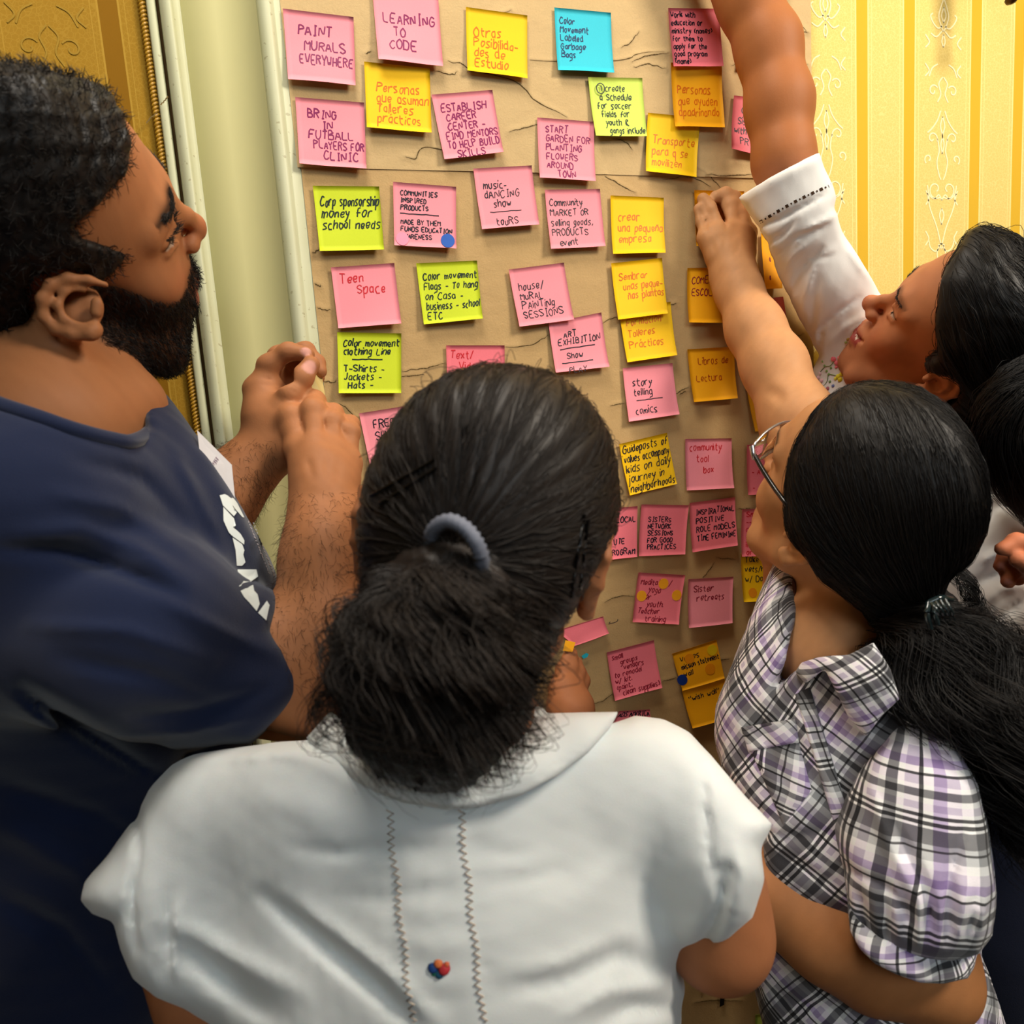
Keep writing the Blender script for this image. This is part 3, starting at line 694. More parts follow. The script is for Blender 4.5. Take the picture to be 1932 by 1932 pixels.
class Model:
    """ordered list of volumes: (sign, k, fn); sign +1 adds, -1 carves, 0 intersects"""
    def __init__(s): s.ops = []; s.disp = []
    def _add(s, fn, k, op, margin=0.0): s.ops.append((op, k, fn, margin)); return s
    def ball(s, c, r, k=.01, op=1):
        c = np.asarray(c, np.float32)
        return s._add(lambda p: np.sqrt(((p - c) ** 2).sum(-1)) - r, k, op)
    def ell(s, c, r, R=None, k=.01, op=1):
        c = np.asarray(c, np.float32); r = np.asarray(r, np.float32); R = np.eye(3, dtype=np.float32) if R is None else np.asarray(R, np.float32)
        def fn(p):
            q = (p - c) @ R
            k0 = np.sqrt(((q / r) ** 2).sum(-1)); k1 = np.sqrt(((q / (r * r)) ** 2).sum(-1))
            return k0 * (k0 - 1) / np.maximum(k1, 1e-6)
        return s._add(fn, k, op)
    def chain(s, P, R, k=.01, op=1, ki=.004):
        P = np.asarray(P, np.float32); R = np.asarray(R, np.float32)
        if R.ndim == 0: R = np.full(len(P), float(R), np.float32)
        def fn(p):
            out = None
            for a, b, ra, rb in zip(P[:-1], P[1:], R[:-1], R[1:]):
                ab = b - a; t = np.clip(((p - a) @ ab) / (ab @ ab + 1e-12), 0, 1)
                d = np.sqrt(((p - a - t[..., None] * ab) ** 2).sum(-1)) - (ra + (rb - ra) * t)
                out = d if out is None else smin(out, d, ki)
            return out
        return s._add(fn, k, op)
    def outline(s, poly, k=.02, scale=1.0):
        """trim by a closed outline given at the garment's own depth: poly of (u, v)"""
        P = np.asarray(poly, np.float32)
        def fn(p):
            u, v, z = px_of(p); d2 = np.full(u.shape, 1e9, np.float32); ins = np.zeros(u.shape, bool)
            for a, b in zip(P, np.roll(P, -1, 0)):
                e = b - a; wx, wy = u - a[0], v - a[1]
                t = np.clip((wx * e[0] + wy * e[1]) / (e @ e + 1e-9), 0, 1)
                d2 = np.minimum(d2, (wx - t * e[0]) ** 2 + (wy - t * e[1]) ** 2)
                c = ((a[1] <= v) != (b[1] <= v)) & (u < a[0] + (v - a[1]) * e[0] / (e[1] if abs(e[1]) > 1e-6 else 1e-6))
                ins ^= c
            return np.where(ins, -1, 1) * np.sqrt(d2) * z / FPX
        return s._add(fn, k, 0)
    def half(s, c, n, k=.01, op=0):
        c = np.asarray(c, np.float32); n = np.asarray(n, np.float32); n = n / np.linalg.norm(n)
        return s._add(lambda p: (p - c) @ n, k, op)
    def fn(s, f, k=.01, op=1): return s._add(f, k, op)
    def fold(s, pts, amp, w):
        """soft ridge (amp > 0) or valley along a pixel polyline; w in pixels"""
        P = np.asarray(pts, np.float32); s.disp.append((P, amp, w)); return s
    def wave(s, f): s.disp.append(f); return s
    def eval(s, p, act=None):
        d = None
        for i, (op, k, fn, _) in enumerate(s.ops):
            if act is not None and i not in act: continue
            e = fn(p)
            if d is None: d = e
            elif op == 1: d = smin(d, e, k)
            elif op == -1: d = -smin(-d, e, k)
            else: d = -smin(-d, -e, k)
        if s.disp:
            uv = None
            for q in s.disp:
                if callable(q): d = d - q(p); continue
                if uv is None: uv = px_of(p)
                P, amp, w = q; u, v = uv[0], uv[1]
                if u.min() > P[:, 0].max() + 3 * w or u.max() < P[:, 0].min() - 3 * w or v.min() > P[:, 1].max() + 3 * w or v.max() < P[:, 1].min() - 3 * w: continue
                d2 = np.full(u.shape, 1e9, np.float32)
                n = len(P) - 1; tt = np.zeros(u.shape, np.float32)
                for i, (a, b) in enumerate(zip(P[:-1], P[1:])):
                    e = b - a; wx, wy = u - a[0], v - a[1]
                    t = np.clip((wx * e[0] + wy * e[1]) / (e @ e + 1e-9), 0, 1)
                    dd = (wx - t * e[0]) ** 2 + (wy - t * e[1]) ** 2
                    tt = np.where(dd < d2, (i + t) / n, tt); d2 = np.minimum(d2, dd)
                d = d - amp * np.exp(-d2 / (w * w)) * np.sqrt(np.clip(np.sin(np.pi * np.clip(tt, .03, .97)), 0, 1))
        return d
    def mesh(s, lo, hi, h, B=14):
        lo = np.asarray(lo, float); hi = np.asarray(hi, float)
        nb = np.maximum(np.ceil((hi - lo) / (h * B)).astype(int), 1)
        half = h * B / 2; hd = half * math.sqrt(3)
        bi = np.stack(np.meshgrid(*[np.arange(n) for n in nb], indexing='ij'), -1).reshape(-1, 3)
        cen = (lo + (bi + .5) * h * B).astype(np.float32)
        # values of each volume at block centres, used for culling
        vals = [op[2](cen) for op in s.ops]
        d = s.eval(cen)
        keep = np.where(np.abs(d) < hd * 1.7 + .012)[0]
        umin = np.min([v for v, o in zip(vals, s.ops) if o[0] == 1], axis=0)
        g = (np.arange(B + 1) * h).astype(np.float32)
        GX = np.stack(np.meshgrid(g, g, g, indexing='ij'), -1)
        N = (nb * B + 2).astype(np.int64)
        ids, pos, edges = [], [], []
        C8 = [(i, j, k) for i in (0, 1) for j in (0, 1) for k in (0, 1)]
        E12 = [(a, b) for a in range(8) for b in range(a + 1, 8) if sum(x != y for x, y in zip(C8[a], C8[b])) == 1]
        for b in keep:
            act = set()
            for i, (op, k, fn, _) in enumerate(s.ops):
                v = vals[i][b]
                if op == 1 and v < umin[b] + 2.6 * hd + k + .01: act.add(i)
                elif op == -1 and v < 2.0 * hd + k: act.add(i)
                elif op == 0 and v > -2.0 * hd - k: act.add(i)
            if not any(s.ops[i][0] == 1 for i in act): continue
            first = min(i for i in act if s.ops[i][0] == 1); act = {i for i in act if i >= first or s.ops[i][0] == 1}
            o3 = bi[b] * B
            P = (GX + (lo + o3 * h)).astype(np.float32)
            D = s.eval(P.reshape(-1, 3), act).reshape(B + 1, B + 1, B + 1)
            S = D < 0
            if S.all() or not S.any(): continue
            c = [S[i:B + i, j:B + j, k:B + k] for i, j, k in C8]
            sm = sum(x.astype(np.int8) for x in c); cell = (sm > 0) & (sm < 8)
            I = np.argwhere(cell)
            dv = np.stack([D[i:B + i, j:B + j, k:B + k][cell] for i, j, k in C8], 1)
            acc = np.zeros((len(I), 3)); cnt = np.zeros(len(I))
            for a, e in E12:
                x, y = dv[:, a], dv[:, e]; cr = (x < 0) != (y < 0)
                t = np.where(cr, x / np.where(cr, x - y, 1), 0)[:, None]
                pa, pb = np.array(C8[a], float), np.array(C8[e], float)
                acc += cr[:, None] * (pa + (pb - pa) * t); cnt += cr
            pos.append((acc / cnt[:, None] + I) * h + lo + o3 * h)
            G = (I + o3).astype(np.int64); ids.append((G[:, 0] * N[1] + G[:, 1]) * N[2] + G[:, 2])
            x0 = dv[:, 0] < 0
            for ax, cj in ((0, 4), (1, 2), (2, 1)):
                x1 = dv[:, cj] < 0; cr = x0 != x1
                if cr.any(): edges.append(np.column_stack([G[cr], np.full(cr.sum(), ax), x0[cr]]))
        ids = np.concatenate(ids); pos = np.concatenate(pos); E = np.concatenate(edges)
        ids, ui = np.unique(ids, return_index=True); pos = pos[ui]
        F = []
        for ax in range(3):
            e = E[E[:, 3] == ax]; b1, b2 = [(1, 2), (2, 0), (0, 1)][ax]
            q = []
            for d1, d2 in ((0, 0), (-1, 0), (-1, -1), (0, -1)):
                G = e[:, :3].copy(); G[:, b1] += d1; G[:, b2] += d2
                q.append((G[:, 0] * N[1] + G[:, 1]) * N[2] + G[:, 2])
            q = np.stack(q, 1); idx = np.searchsorted(ids, q); idx = np.clip(idx, 0, len(ids) - 1)
            ok = (ids[idx] == q).all(1); idx = idx[ok]; sgn = e[ok, 4].astype(bool)
            idx[~sgn] = idx[~sgn][:, ::-1]; F.append(idx)
        F = np.concatenate(F)
        V = pos
        return V, F

def bounds(pts, pad):
    P = np.asarray(pts); return P.min(0) - pad, P.max(0) + pad

def warp_fn(src, dst, sig=.05):
    """smooth displacement taking src points to dst points"""
    src = np.asarray(src); dst = np.asarray(dst)
    K = np.exp(-((src[:, None] - src[None]) ** 2).sum(-1) / sig ** 2) + np.eye(len(src)) * .02
    W = np.linalg.solve(K, dst - src)
    def f(P):
        out = np.array(P, float)
        for s0 in range(0, len(out), 200000):
            q = out[s0:s0 + 200000]; out[s0:s0 + 200000] = q + np.exp(-((q[:, None] - src[None]) ** 2).sum(-1) / sig ** 2) @ W
        return out
    return f

def vnoise(P, s, seed=0):
    """cheap smooth pseudo-noise in [-1, 1] from summed sines"""
    r = np.random.default_rng(seed); out = 0
    for i in range(6):
        k = r.normal(size=3) * s * (1 + i * .35); out = out + np.sin(P @ k.astype(np.float32) + r.uniform(0, 6.3)) / (1 + i * .3)
    return out / 3.2

class Frame:
    """a head's frame: local x = its right, y = forward, z = up; rotation vector and origin given in the view's frame"""
    def __init__(s, rv, t, scale=1.0):
        th = np.linalg.norm(rv); k = np.array(rv) / th
        K = np.array([[0, -k[2], k[1]], [k[2], 0, -k[0]], [-k[1], k[0], 0]])
        Rc = np.eye(3) + np.sin(th) * K + (1 - np.cos(th)) * K @ K
        s.R = M_CW @ Rc; s.o = CAM + M_CW @ np.array(t); s.s = scale
    def __call__(s, x, y, z): return s.o + s.R @ (np.array([x, y, z]) * s.s)
    def pts(s, L): return [s(*q) for q in L]
    def local(s, P): return ((np.asarray(P) - s.o) @ s.R) / s.s

def add_head(M, H, fem=0.0, neck=None, ears=(1, -1), smile=0.0, tilt=.12):
    s = H.s; R = H.R; e = lambda c, r, k=.01, op=1, Rl=None: M.ell(H(*c), np.array(r) * s, R if Rl is None else R @ Rl, k, op)
    b = lambda c, r, k=.01, op=1: M.ball(H(*c), r * s, k, op)
    ch = lambda P, r, k=.01, op=1, ki=.004: M.chain(H.pts(P), np.array(r) * s, k, op, ki)
    e((0, -.012, .052), (.075, .096, .080))
    e((0, .028, .0), (.060, .060, .080), .03)
    e((0, .042, .060), (.056, .044, .044), .02)
    ch([(-.050, .012, -.052), (-.030, .060, -.083), (0, .072, -.088), (.030, .060, -.083), (.050, .012, -.052)], [.020, .018, .017, .018, .020], .03, ki=.01)
    b((0, .079, -.085), .0165, .018)
    e((0, .068, -.045), (.032, .027, .032), .02)
    for x in (-1, 1):
        e((x * .040, .055, -.012), (.024, .023, .026), .02)
        ch([(x * .010, .085, .047), (x * .030, .081, .050), (x * .047, .066, .044)], [.009, .009, .008], .014)
        e((x * .032, .094, .027), (.015, .014, .010), .012, -1)
        b((x * .031, .0705, .0275), .0130, .003)                              # eyeball with lids
        ch([(x * .017, .081, .033), (x * .030, .0865, .0365), (x * .044, .076, .031)], [.0030] * 3, .004)
        ch([(x * .018, .080, .021), (x * .030, .0835, .018), (x * .043, .075, .021)], [.0028] * 3, .005)
    ch([(0, .084, .036), (0, .098, .012), (0, .1085, -.007)], [.0075, .0085, .0110 - .001 * fem], .010)
    b((0, .1095, -.008), .0108, .006)
    for x in (-1, 1):
        e((x * .0125, .098, -.013), (.0082, .0095, .0078), .006)
        b((x * .0068, .1035, -.0205), .0042, .003, -1)
    ch([(-.022 - .004 * smile, .084, -.047 + .004 * smile), (-.010, .0945, -.0425), (0, .0960, -.044), (.010, .0945, -.0425), (.022 + .004 * smile, .084, -.047 + .004 * smile)], [.0030, .0050, .0046, .0050, .0030], .006)
    ch([(-.019, .086, -.050), (-.008, .0940, -.055), (.008, .0940, -.055), (.019, .086, -.050)], [.0032, .0062, .0062, .0032], .006)
    ch([(-.024 - .004 * smile, .085, -.0475 + .005 * smile), (-.010, .0985, -.0485), (.010, .0985, -.0485), (.024 + .004 * smile, .085, -.0475 + .005 * smile)], [.0012 + .001 * smile] * 4, .002, -1)
    ch([(0, .103, -.028), (0, .100, -.037)], [.0025, .002], .003, -1)
    for x in ears:   # ear: concave shell, helix rim, inner fold, tragus, lobe
        ct, sn = math.cos(tilt), math.sin(tilt)
        o = lambda y, z, out: (x * (.0745 + out), -.012 + (y + .012) * ct - z * sn, z * ct + (y + .012) * sn)
        e(o(-.014, .004, .005), (.0060, .0165, .029), .006)
        helix = [o(.003, .008, .004), o(.002, .024, .006), o(-.009, .034, .009), o(-.022, .030, .011), o(-.029, .014, .012), o(-.027, -.006, .011), o(-.017, -.021, .009), o(-.007, -.028, .006)]
        ch(helix, [.0028, .0032, .0036, .0038, .0038, .0034, .0034, .0040], .003)
        ch([o(-.003, -.024, .007), o(-.010, -.029, .008)], [.0062, .0058], .006)
        ch([o(-.009, .023, .009), o(-.017, .016, .010), o(-.018, .002, .010), o(-.011, -.011, .009)], [.0026, .0028, .0028, .0026], .003)
        e(o(-.007, .002, .010), (.007, .0085, .010), .004, -1)
        ch([o(.003, .006, .007), o(.004, -.003, .008)], [.0036, .0040], .004)

def head_cols(H, V, skin, fem=0, lips=None, brow=(30, 20, 14), browd=.9, eyes=True):
    """vertex colours of the face: lips, brows, lash line, blush"""
    L = H.local(V); c = np.tile(lin(skin), (len(V), 1)).astype(np.float32); inh = np.linalg.norm(L, axis=1) < .128
    n = vnoise(L, 120, 3)[:, None]; c *= 1 + .05 * n
    ax = np.abs(L[:, 0]); y, z = L[:, 1], L[:, 2]
    def blend(mk, rgb):
        nonlocal c
        mk = (np.clip(mk, 0, 1) * inh)[:, None]; c = c * (1 - mk) + lin(rgb) * mk
    front = y > .05
    blend(.35 * np.exp(-(((ax - .045) / .02) ** 2 + ((z + .02) / .022) ** 2)) * front, (190, 106, 72))
    blend(.35 * np.exp(-((L[:, 0] / .012) ** 2 + ((z + .01) / .014) ** 2)) * (y > .09), (196, 96, 74))
    lipc = lips or (168, 84, 72)
    zz = z + .0485 - .10 * np.maximum(ax - .012, 0)
    blend(1.1 * np.exp(-((zz / .0085) ** 4)) * (ax < .024) * (y > .081), lipc)
    bz = .051 + .004 * np.sin((ax - .008) / .042 * np.pi)
    blend(browd * np.exp(-(((z - bz) / .0032) ** 2)) * (ax > .009) * (ax < .052) * (y > .045), brow)
    if eyes:
        e0 = ((ax - .031) / .0145) ** 2 + ((z - .0275) / .0042) ** 2
        blend((e0 < 1) * 1.0 * (y > .066), (190, 172, 158))
        blend((((ax - .031) / .0055) ** 2 + ((z - .028) / .0045) ** 2 < 1) * 1.0 * (y > .066), (34, 20, 12))
        blend(.95 * np.exp(-(((z - .0325 + 14 * (ax - .031) ** 2) / .0016) ** 2)) * (ax > .016) * (ax < .047) * (y > .060), (24, 16, 12))
    blend(.85 * (((L[:, 0] ** 2) ** .5 - .0068) ** 2 + (y - .1025) ** 2 + (z + .0205) ** 2 < .0036 ** 2), (70, 24, 14))
    return c

# materials for people
def skin_mat(name, rough=.58):
    t = NT(name); a = t.attr('Col').outputs['Color']; n = t.noise(240, 4); f = t.noise(45, 3)
    c = t.mix(t.math('MULTIPLY', n, .35), a, t.mix(1.0, a, lin((244, 226, 214)), 'MULTIPLY'))
    c = t.mix(t.math('MULTIPLY', f, .22), c, t.mix(1.0, a, lin((250, 226, 208)), 'MULTIPLY'))
    t.bump(t.noise(520, 3), .12, .0008)
    t.b.inputs['Subsurface Weight'].default_value = .06
    t.b.inputs['Subsurface Radius'].default_value = (.9, .35, .2); t.b.inputs['Subsurface Scale'].default_value = .004
    return t.done(c, rough, .22)
SKIN = skin_mat('skin')
def hair_mat(name, rgb, rough=.38, spec=.45):
    t = NT(name); n = t.noise(700, 2); c = lin(rgb)
    t.b.inputs['Coat Weight'].default_value = .04; t.b.inputs['Coat Roughness'].default_value = .35
    return t.done(t.mix(n, c * .6, c * 1.5), rough, spec)
HAIR = hair_mat('black_hair', (24, 21, 20), .52, .25); HAIR2 = hair_mat('dark_brown_hair', (36, 29, 25), .50, .27)
ARMH = hair_mat('arm_hair', (44, 26, 14), .6, .2)
def cloth_mat(name, rgb, rough=.85, weave=900, var=.05, sheen=.2, bump=.25):
    t = NT(name); w_ = t.noise(weave, 2); b = t.noise(30, 3); c = lin(rgb)
    col = t.mix(w_, c * (1 - var), np.minimum(c * (1 + var), 1)); t.bump(t.math('ADD', w_, t.math('MULTIPLY', b, .8)), bump, .0008)
    return t.done(col, rough, .15, sheen)

def finger(M, pts, r0, r1, k=.005, knuck=True):
    """pts: base knuckle .. tip in world; tapering with slightly thicker joints"""
    P = [np.asarray(q, float) for q in pts]; n = len(P)
    R = np.linspace(r0, r1, n)
    M.chain(P, R, k, 1, .003)
    if knuck:
        for i in range(1, n - 1): M.ball(P[i], R[i] * 1.06, .004)

def surf_bvh(V, F):
    return BVHTree.FromPolygons([tuple(v) for v in V.tolist()], F.tolist() if isinstance(F, np.ndarray) else F)

def fuzz(name, V, F, mask, n, length, rad, mat, parent, flow=None, rng=None, curl=.3, pts=4, seg_drop=0.0):
    """short strands rooted on a mesh where mask(vertex positions) > random; flow gives their lean"""
    rng = rng or np.random.default_rng(5)
    T = V[F]; cen = T.mean(1); nrm = np.cross(T[:, 2] - T[:, 0], T[:, 3] - T[:, 1]); ar = np.linalg.norm(nrm, axis=1); nrm /= ar[:, None] + 1e-15
    mk = np.clip(mask(cen), 0, 1) * ar
    if mk.sum() <= 0: return None
    i = rng.choice(len(F), n, p=mk / mk.sum())
    w = rng.dirichlet((1, 1, 1, 1), n); P = (T[i] * w[..., None]).sum(1); N = nrm[i]
    fl = flow(P) if flow is not None else np.zeros_like(P)
    fl = fl - (fl * N).sum(1, keepdims=True) * N
    D = N * .35 + fl + rng.normal(0, curl, P.shape); D /= np.linalg.norm(D, axis=1, keepdims=True)
    L = length * rng.uniform(.6, 1.2, n); S = [P - N * .0006]; d = D.copy(); cur = P.copy()
    for q in range(pts - 1):
        cur = cur + d * (L / (pts - 1))[:, None]; S.append(cur)
        d = d + fl * .25 - N * .12 + rng.normal(0, curl * .5, P.shape); d /= np.linalg.norm(d, axis=1, keepdims=True)
    o = mesh_obj(name, *tubes(np.stack(S, 1), rad, 3), mat, parent, smooth=True); tag(o, kind='stuff'); return o

def nails(V, C, spots, rgb=(224, 160, 140)):
    for p, r in spots:
        d = np.linalg.norm(V - p, axis=1); k = np.clip(1.6 * (1 - (d / r) ** 2), 0, .8)[:, None]; C[:] = C * (1 - k) + lin(rgb) * k
    return C

def person(label, foot):
    return tag(empty('person', (foot[0], foot[1], 0.0)), label, 'person')
def adopt(root, *kids):
    for k in kids:
        if k is None: continue
        k.parent = root; k.matrix_parent_inverse = Matrix.Translation(-Vector(root.location))

def cut_local(H, f):
    """volume function from a cut written in head coordinates (metres, > 0 is removed)"""
    return lambda p: f(((p - H.o.astype(np.float32)) @ H.R.astype(np.float32)) / H.s).astype(np.float32)

def combed(name, V, F, mask, n, tie, length, rad, mat, rng, wob=.12, npts=9, lift=.0012, free=0.0):
    """strands lying on a hair cap, all combed towards the tie point"""
    bv = surf_bvh(V, F); T = V[F]; cen = T.mean(1)
    ar = np.linalg.norm(np.cross(T[:, 2] - T[:, 0], T[:, 3] - T[:, 1]), axis=1) * np.clip(mask(cen), 0, 1)
    i = rng.choice(len(F), n, p=ar / ar.sum()); P = cen[i] + rng.normal(0, .001, (n, 3))
    tie = np.asarray(tie); S = []; L = length * rng.uniform(.5, 1.3, n); side = rng.normal(0, wob, n); lf = np.abs(rng.normal(0, lift, n))
    for q in range(npts):
        out = np.empty_like(P)
        for j in range(n):
            loc, nor, _, _ = bv.find_nearest(P[j]); out[j] = np.array(loc) + np.array(nor) * (lf[j] * math.sin(math.pi * min(1, q / (npts - 1) + .1)) + .0003)
        S.append(out.copy())
        D = tie - out; dist = np.linalg.norm(D, axis=1, keepdims=True); D /= dist + 1e-9
        up = out - V.mean(0); T2 = np.cross(D, up); T2 /= np.linalg.norm(T2, axis=1, keepdims=True) + 1e-9
        step = np.minimum(L / (npts - 1), dist[:, 0] * .9)
        P = out + (D + T2 * (side * math.sin(q * 1.1 + 1))[:, None]) * step[:, None]
    return tubes(np.stack(S, 1), rad, 3)

def tail(path, R, n, m_, curl, freq, rad, rng, spread=1.0, clump=14):
    """wavy strands following a path; R radii along the path"""
    C = catmull(path, m_); t = np.linspace(0, 1, m_); Rr = np.interp(t, np.linspace(0, 1, len(R)), R)
    T = np.gradient(C, axis=0); T /= np.linalg.norm(T, axis=1, keepdims=True)
    A = np.cross(T, [.3, .5, .8]); A /= np.linalg.norm(A, axis=1, keepdims=True); Bn = np.cross(T, A)
    ck = rng.integers(0, clump, n); ca = rng.uniform(0, 6.28, clump); cr = np.sqrt(rng.uniform(.2, 1, clump)); cp = rng.uniform(0, 6.28, clump); cf = freq * rng.uniform(.7, 1.3, clump)
    a = ca[ck] + rng.normal(0, .30, n); r = np.clip(cr[ck] + rng.normal(0, .12, n), 0, 1.12) * spread
    ph = cp[ck] + rng.normal(0, .35, n); f = cf[ck]
    tt = t[None] * np.ones((n, 1)); wv = curl * np.minimum(1, tt * 3)
    rr = (r[:, None] * Rr[None]) * (1 + .15 * np.sin(tt * 9 + ph[:, None])) + 0
    ang = a[:, None] + .35 * np.sin(tt * 5 + ph[:, None])
    u = rr * np.cos(ang) + wv * np.sin(f[:, None] * tt * 6.28 + ph[:, None]); v = rr * np.sin(ang) + wv * np.cos(f[:, None] * tt * 6.28 * .9 + ph[:, None] * 1.3)
    S = C[None] + u[..., None] * A[None] + v[..., None] * Bn[None] + rng.normal(0, .0003, (n, m_, 3))
    e = np.clip(rng.uniform(.72, 1.03, n), 0, 1)      # strands end at different lengths
    out = np.empty_like(S)
    for j in range(n):
        x = np.linspace(0, e[j], m_); 
        for c in range(3): out[j, :, c] = np.interp(x, t, S[j, :, c])
    return tubes(out, rad, 3)

import time as _time
_t0 = _time.time()
def tick(s): pass

# ================================================================== the bearded man at the left
def build_man():
    rng = np.random.default_rng(11)
    H = Frame([-3.3061, -1.8048, .1705], [-.3803, -.2175, .535])
    land = {(0, .120, -.008): (386, 425), (0, .092, .036): (330, 376), (0, .086, .07): (268, 285), (0, .06, .105): (205, 215), (0, .1, -.03): (363, 473), (0, .098, -.05): (370, 545), (0, .092, -.088): (338, 645), (0, .02, -.12): (238, 722), (.04, .03, -.075): (262, 678), (0, .055, -.105): (300, 684),
            (.077, -.008, .004): (145, 580), (.03, .08, .028): (316, 448), (.0, -.02, .13): (50, 176), (0.04, -.04, .13): (-20, 200), (.0, .03, .13): (130, 165)}
    src = [H(*k) for k in land]; dst = [at(u, v, px_of(H(*k))[2]) for k, (u, v) in land.items()]
    W = warp_fn(src, dst, .06)
    M = Model(); add_head(M, H, ears=(-1,))
    ep = [at(203, 536, 0.487), at(170, 529, 0.479), at(130, 528, 0.473), at(97, 541, 0.470), at(82, 568, 0.470), at(85, 600, 0.474), at(108, 621, 0.478), at(140, 632, 0.481), at(172, 633, 0.484)]
    M.ell(at(138, 582, 0.493), (.025, .0225, .0090), M_CW, .006)
    M.chain(ep, [.0026, .0034, .0040, .0042, .0042, .0038, .0036, .0040, .0052], .004)
    M.ball(at(180, 622, 0.486), .0062, .006)
    M.chain([at(160, 550, 0.480), at(128, 556, 0.475), at(112, 580, 0.474), at(124, 606, 0.477), at(152, 614, 0.480)], [.0028, .0032, .0032, .0032, .0028], .004)
    M.ell(at(152, 580, 0.479), (.0095, .0105, .0075), M_CW, .004, -1)
    M.chain([at(186, 572, 0.482), at(184, 592, 0.483)], [.0042, .0044], .004)
    M.chain([H(0, -.025, -.02), H(0, -.035, -.07), at(95, 800, .52), at(90, 900, .55)], [.056, .058, .062, .070], .03)
    M.chain([at(240, 760, .56), at(150, 820, .53), at(20, 880, .51)], [.033, .035, .035], .03)
    # torso core, right arm
    M.chain([at(90, 940, .56), at(120, 1200, .60), at(150, 1500, .62)], [.07, .08, .08], .04)
    M.chain([at(60, 1120, .49), at(330, 1215, .51), at(600, 1282, .568)], [.058, .052, .046], .04, ki=.02)
    M.chain([at(616, 1272, .568), at(626, 1190, .570), at(620, 1060, .585), at(612, 925, .612)], [.046, .0475, .040, .0325], .03, ki=.02)
    M.chain([at(510, 1325, .615), at(590, 1330, .62)], [.034, .038], .02)
    wr = at(612, 925, .612)
    K = dict(i=at(567, 850, .628), m=at(598, 846, .624), r=at(630, 856, .627), p=at(656, 874, .632))
    for q, r in (('i', .0165), ('m', .017), ('r', .016), ('p', .0145)): M.chain([wr, wr * .45 + K[q] * .55, K[q]], [.022, .020, r * .92], .012, ki=.006)
    for q in K: M.ball(K[q] + at(600, 840, .60) * .004 - at(600, 840, .64) * .004, .0125, .008)
    finger(M, [K['i'], at(552, 785, .640), at(557, 765, .660), at(576, 772, .676)], .0128, .0098)
    finger(M, [K['m'], at(592, 775, .638), at(593, 757, .660), at(600, 768, .680)], .0132, .0098)
    finger(M, [K['r'], at(628, 796, .640), at(629, 780, .660), at(624, 795, .674)], .0115, .0088)
    finger(M, [K['p'], at(661, 815, .644), at(661, 800, .660), at(655, 812, .670)], .0100, .0078)
    finger(M, [at(585, 890, .632), at(556, 848, .650), at(566, 795, .672), at(580, 765, .684)], .015, .0105, .008)
    M.fold([(568, 790), (573, 818)], -.0022, 2.5); M.fold([(610, 790), (614, 815)], -.0022, 2.5); M.fold([(642, 800), (648, 822)], -.002, 2.5)
    M.fold([(556, 840), (600, 838), (650, 862)], .0012, 14); M.fold([(580, 865), (590, 900)], -.0012, 7); M.fold([(618, 862), (616, 900)], -.0012, 7); M.fold([(640, 870), (634, 905)], -.001, 7)
    M.fold([(540, 985), (600, 995), (680, 985)], .0016, 30); M.fold([(560, 930), (620, 935), (680, 925)], -.0012, 14)
    # left forearm and pinching hand
    M.chain([at(190, 900, .66), at(300, 1040, .62), at(400, 950, .655), at(516, 838, .668)], [.05, .045, .040, .0285], .03, ki=.02)
    w2 = at(516, 838, .668)
    M.chain([w2, at(510, 790, .668), at(503, 735, .674)], [.026, .026, .021], .012, ki=.01)
    M.chain([w2, at(530, 790, .662), at(540, 765, .656)], [.022, .018, .014], .012, ki=.01)
    finger(M, [at(500, 722, .670), at(516, 680, .667), at(546, 660, .664), at(580, 667, .664)], .0120, .0078)
    finger(M, [at(508, 716, .688), at(534, 664, .688), at(578, 660, .688), at(598, 684, .684), at(604, 700, .68)], .0105, .0075)
    finger(M, [at(514, 724, .700), at(545, 684, .705), at(585, 690, .702), at(601, 712, .694)], .0100, .0070)
    finger(M, [at(524, 738, .708), at(556, 705, .712), at(588, 716, .706)], .0088, .0065)
    finger(M, [at(530, 778, .655), at(550, 742, .648), at(571, 711, .651), at(587, 688, .656)], .0130, .0092)
    M.ell(at(545, 718, .655), (.010, .016, .014), None, .008, -1)
    M.fold([(500, 708), (520, 716)], -.0012, 3); M.fold([(500, 724), (535, 726)], -.001, 3)
    M.fold([(552, 716), (570, 728)], -.0007, 2.2); M.fold([(548, 734), (562, 744)], -.0007, 2.2)
    lo, hi = bounds([at(-190, 60, .5), at(700, 640, .73), at(400, 1560, .40), at(-150, 1560, .7), at(100, 300, .72), at(-120, 500, .36)], .02)
    V, F = M.mesh(lo, hi, .0022)
    C = head_cols(H, V, (164, 110, 72), lips=(140, 84, 66))
    L = H.local(V); ax = np.abs(L[:, 0]); y, z = L[:, 1], L[:, 2]; hd = (z > -.16) & (np.linalg.norm(L, axis=1) < .140)
    line = .018 - (y - .02) * .80
    b = 1 / (1 + np.exp((z - line) / .004)); b *= np.clip((y + .004) / .012, 0, 1) * (z > -.14)
    b = np.maximum(b, np.exp(-(((z + .0345) / .0065) ** 2)) * (y > .080) * (ax < .03))
    b *= 1 - np.exp(-(((z + .0485) / .0065) ** 4)) * (ax < .021) * (y > .086)
    b *= 1 - .75 * np.clip((-.112 - z) / .025, 0, 1) * (y < .06)
    b = np.clip(b, 0, 1) * hd * (ax < .081)
    C = C * (1 - .90 * b[:, None]) + lin((34, 20, 12)) * .90 * b[:, None]
    far = np.linalg.norm(V - at(600, 900, .62), axis=1) < .2
    V2 = W(V)
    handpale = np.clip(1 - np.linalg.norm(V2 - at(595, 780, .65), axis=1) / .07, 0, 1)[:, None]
    C = C * (1 + .28 * handpale)
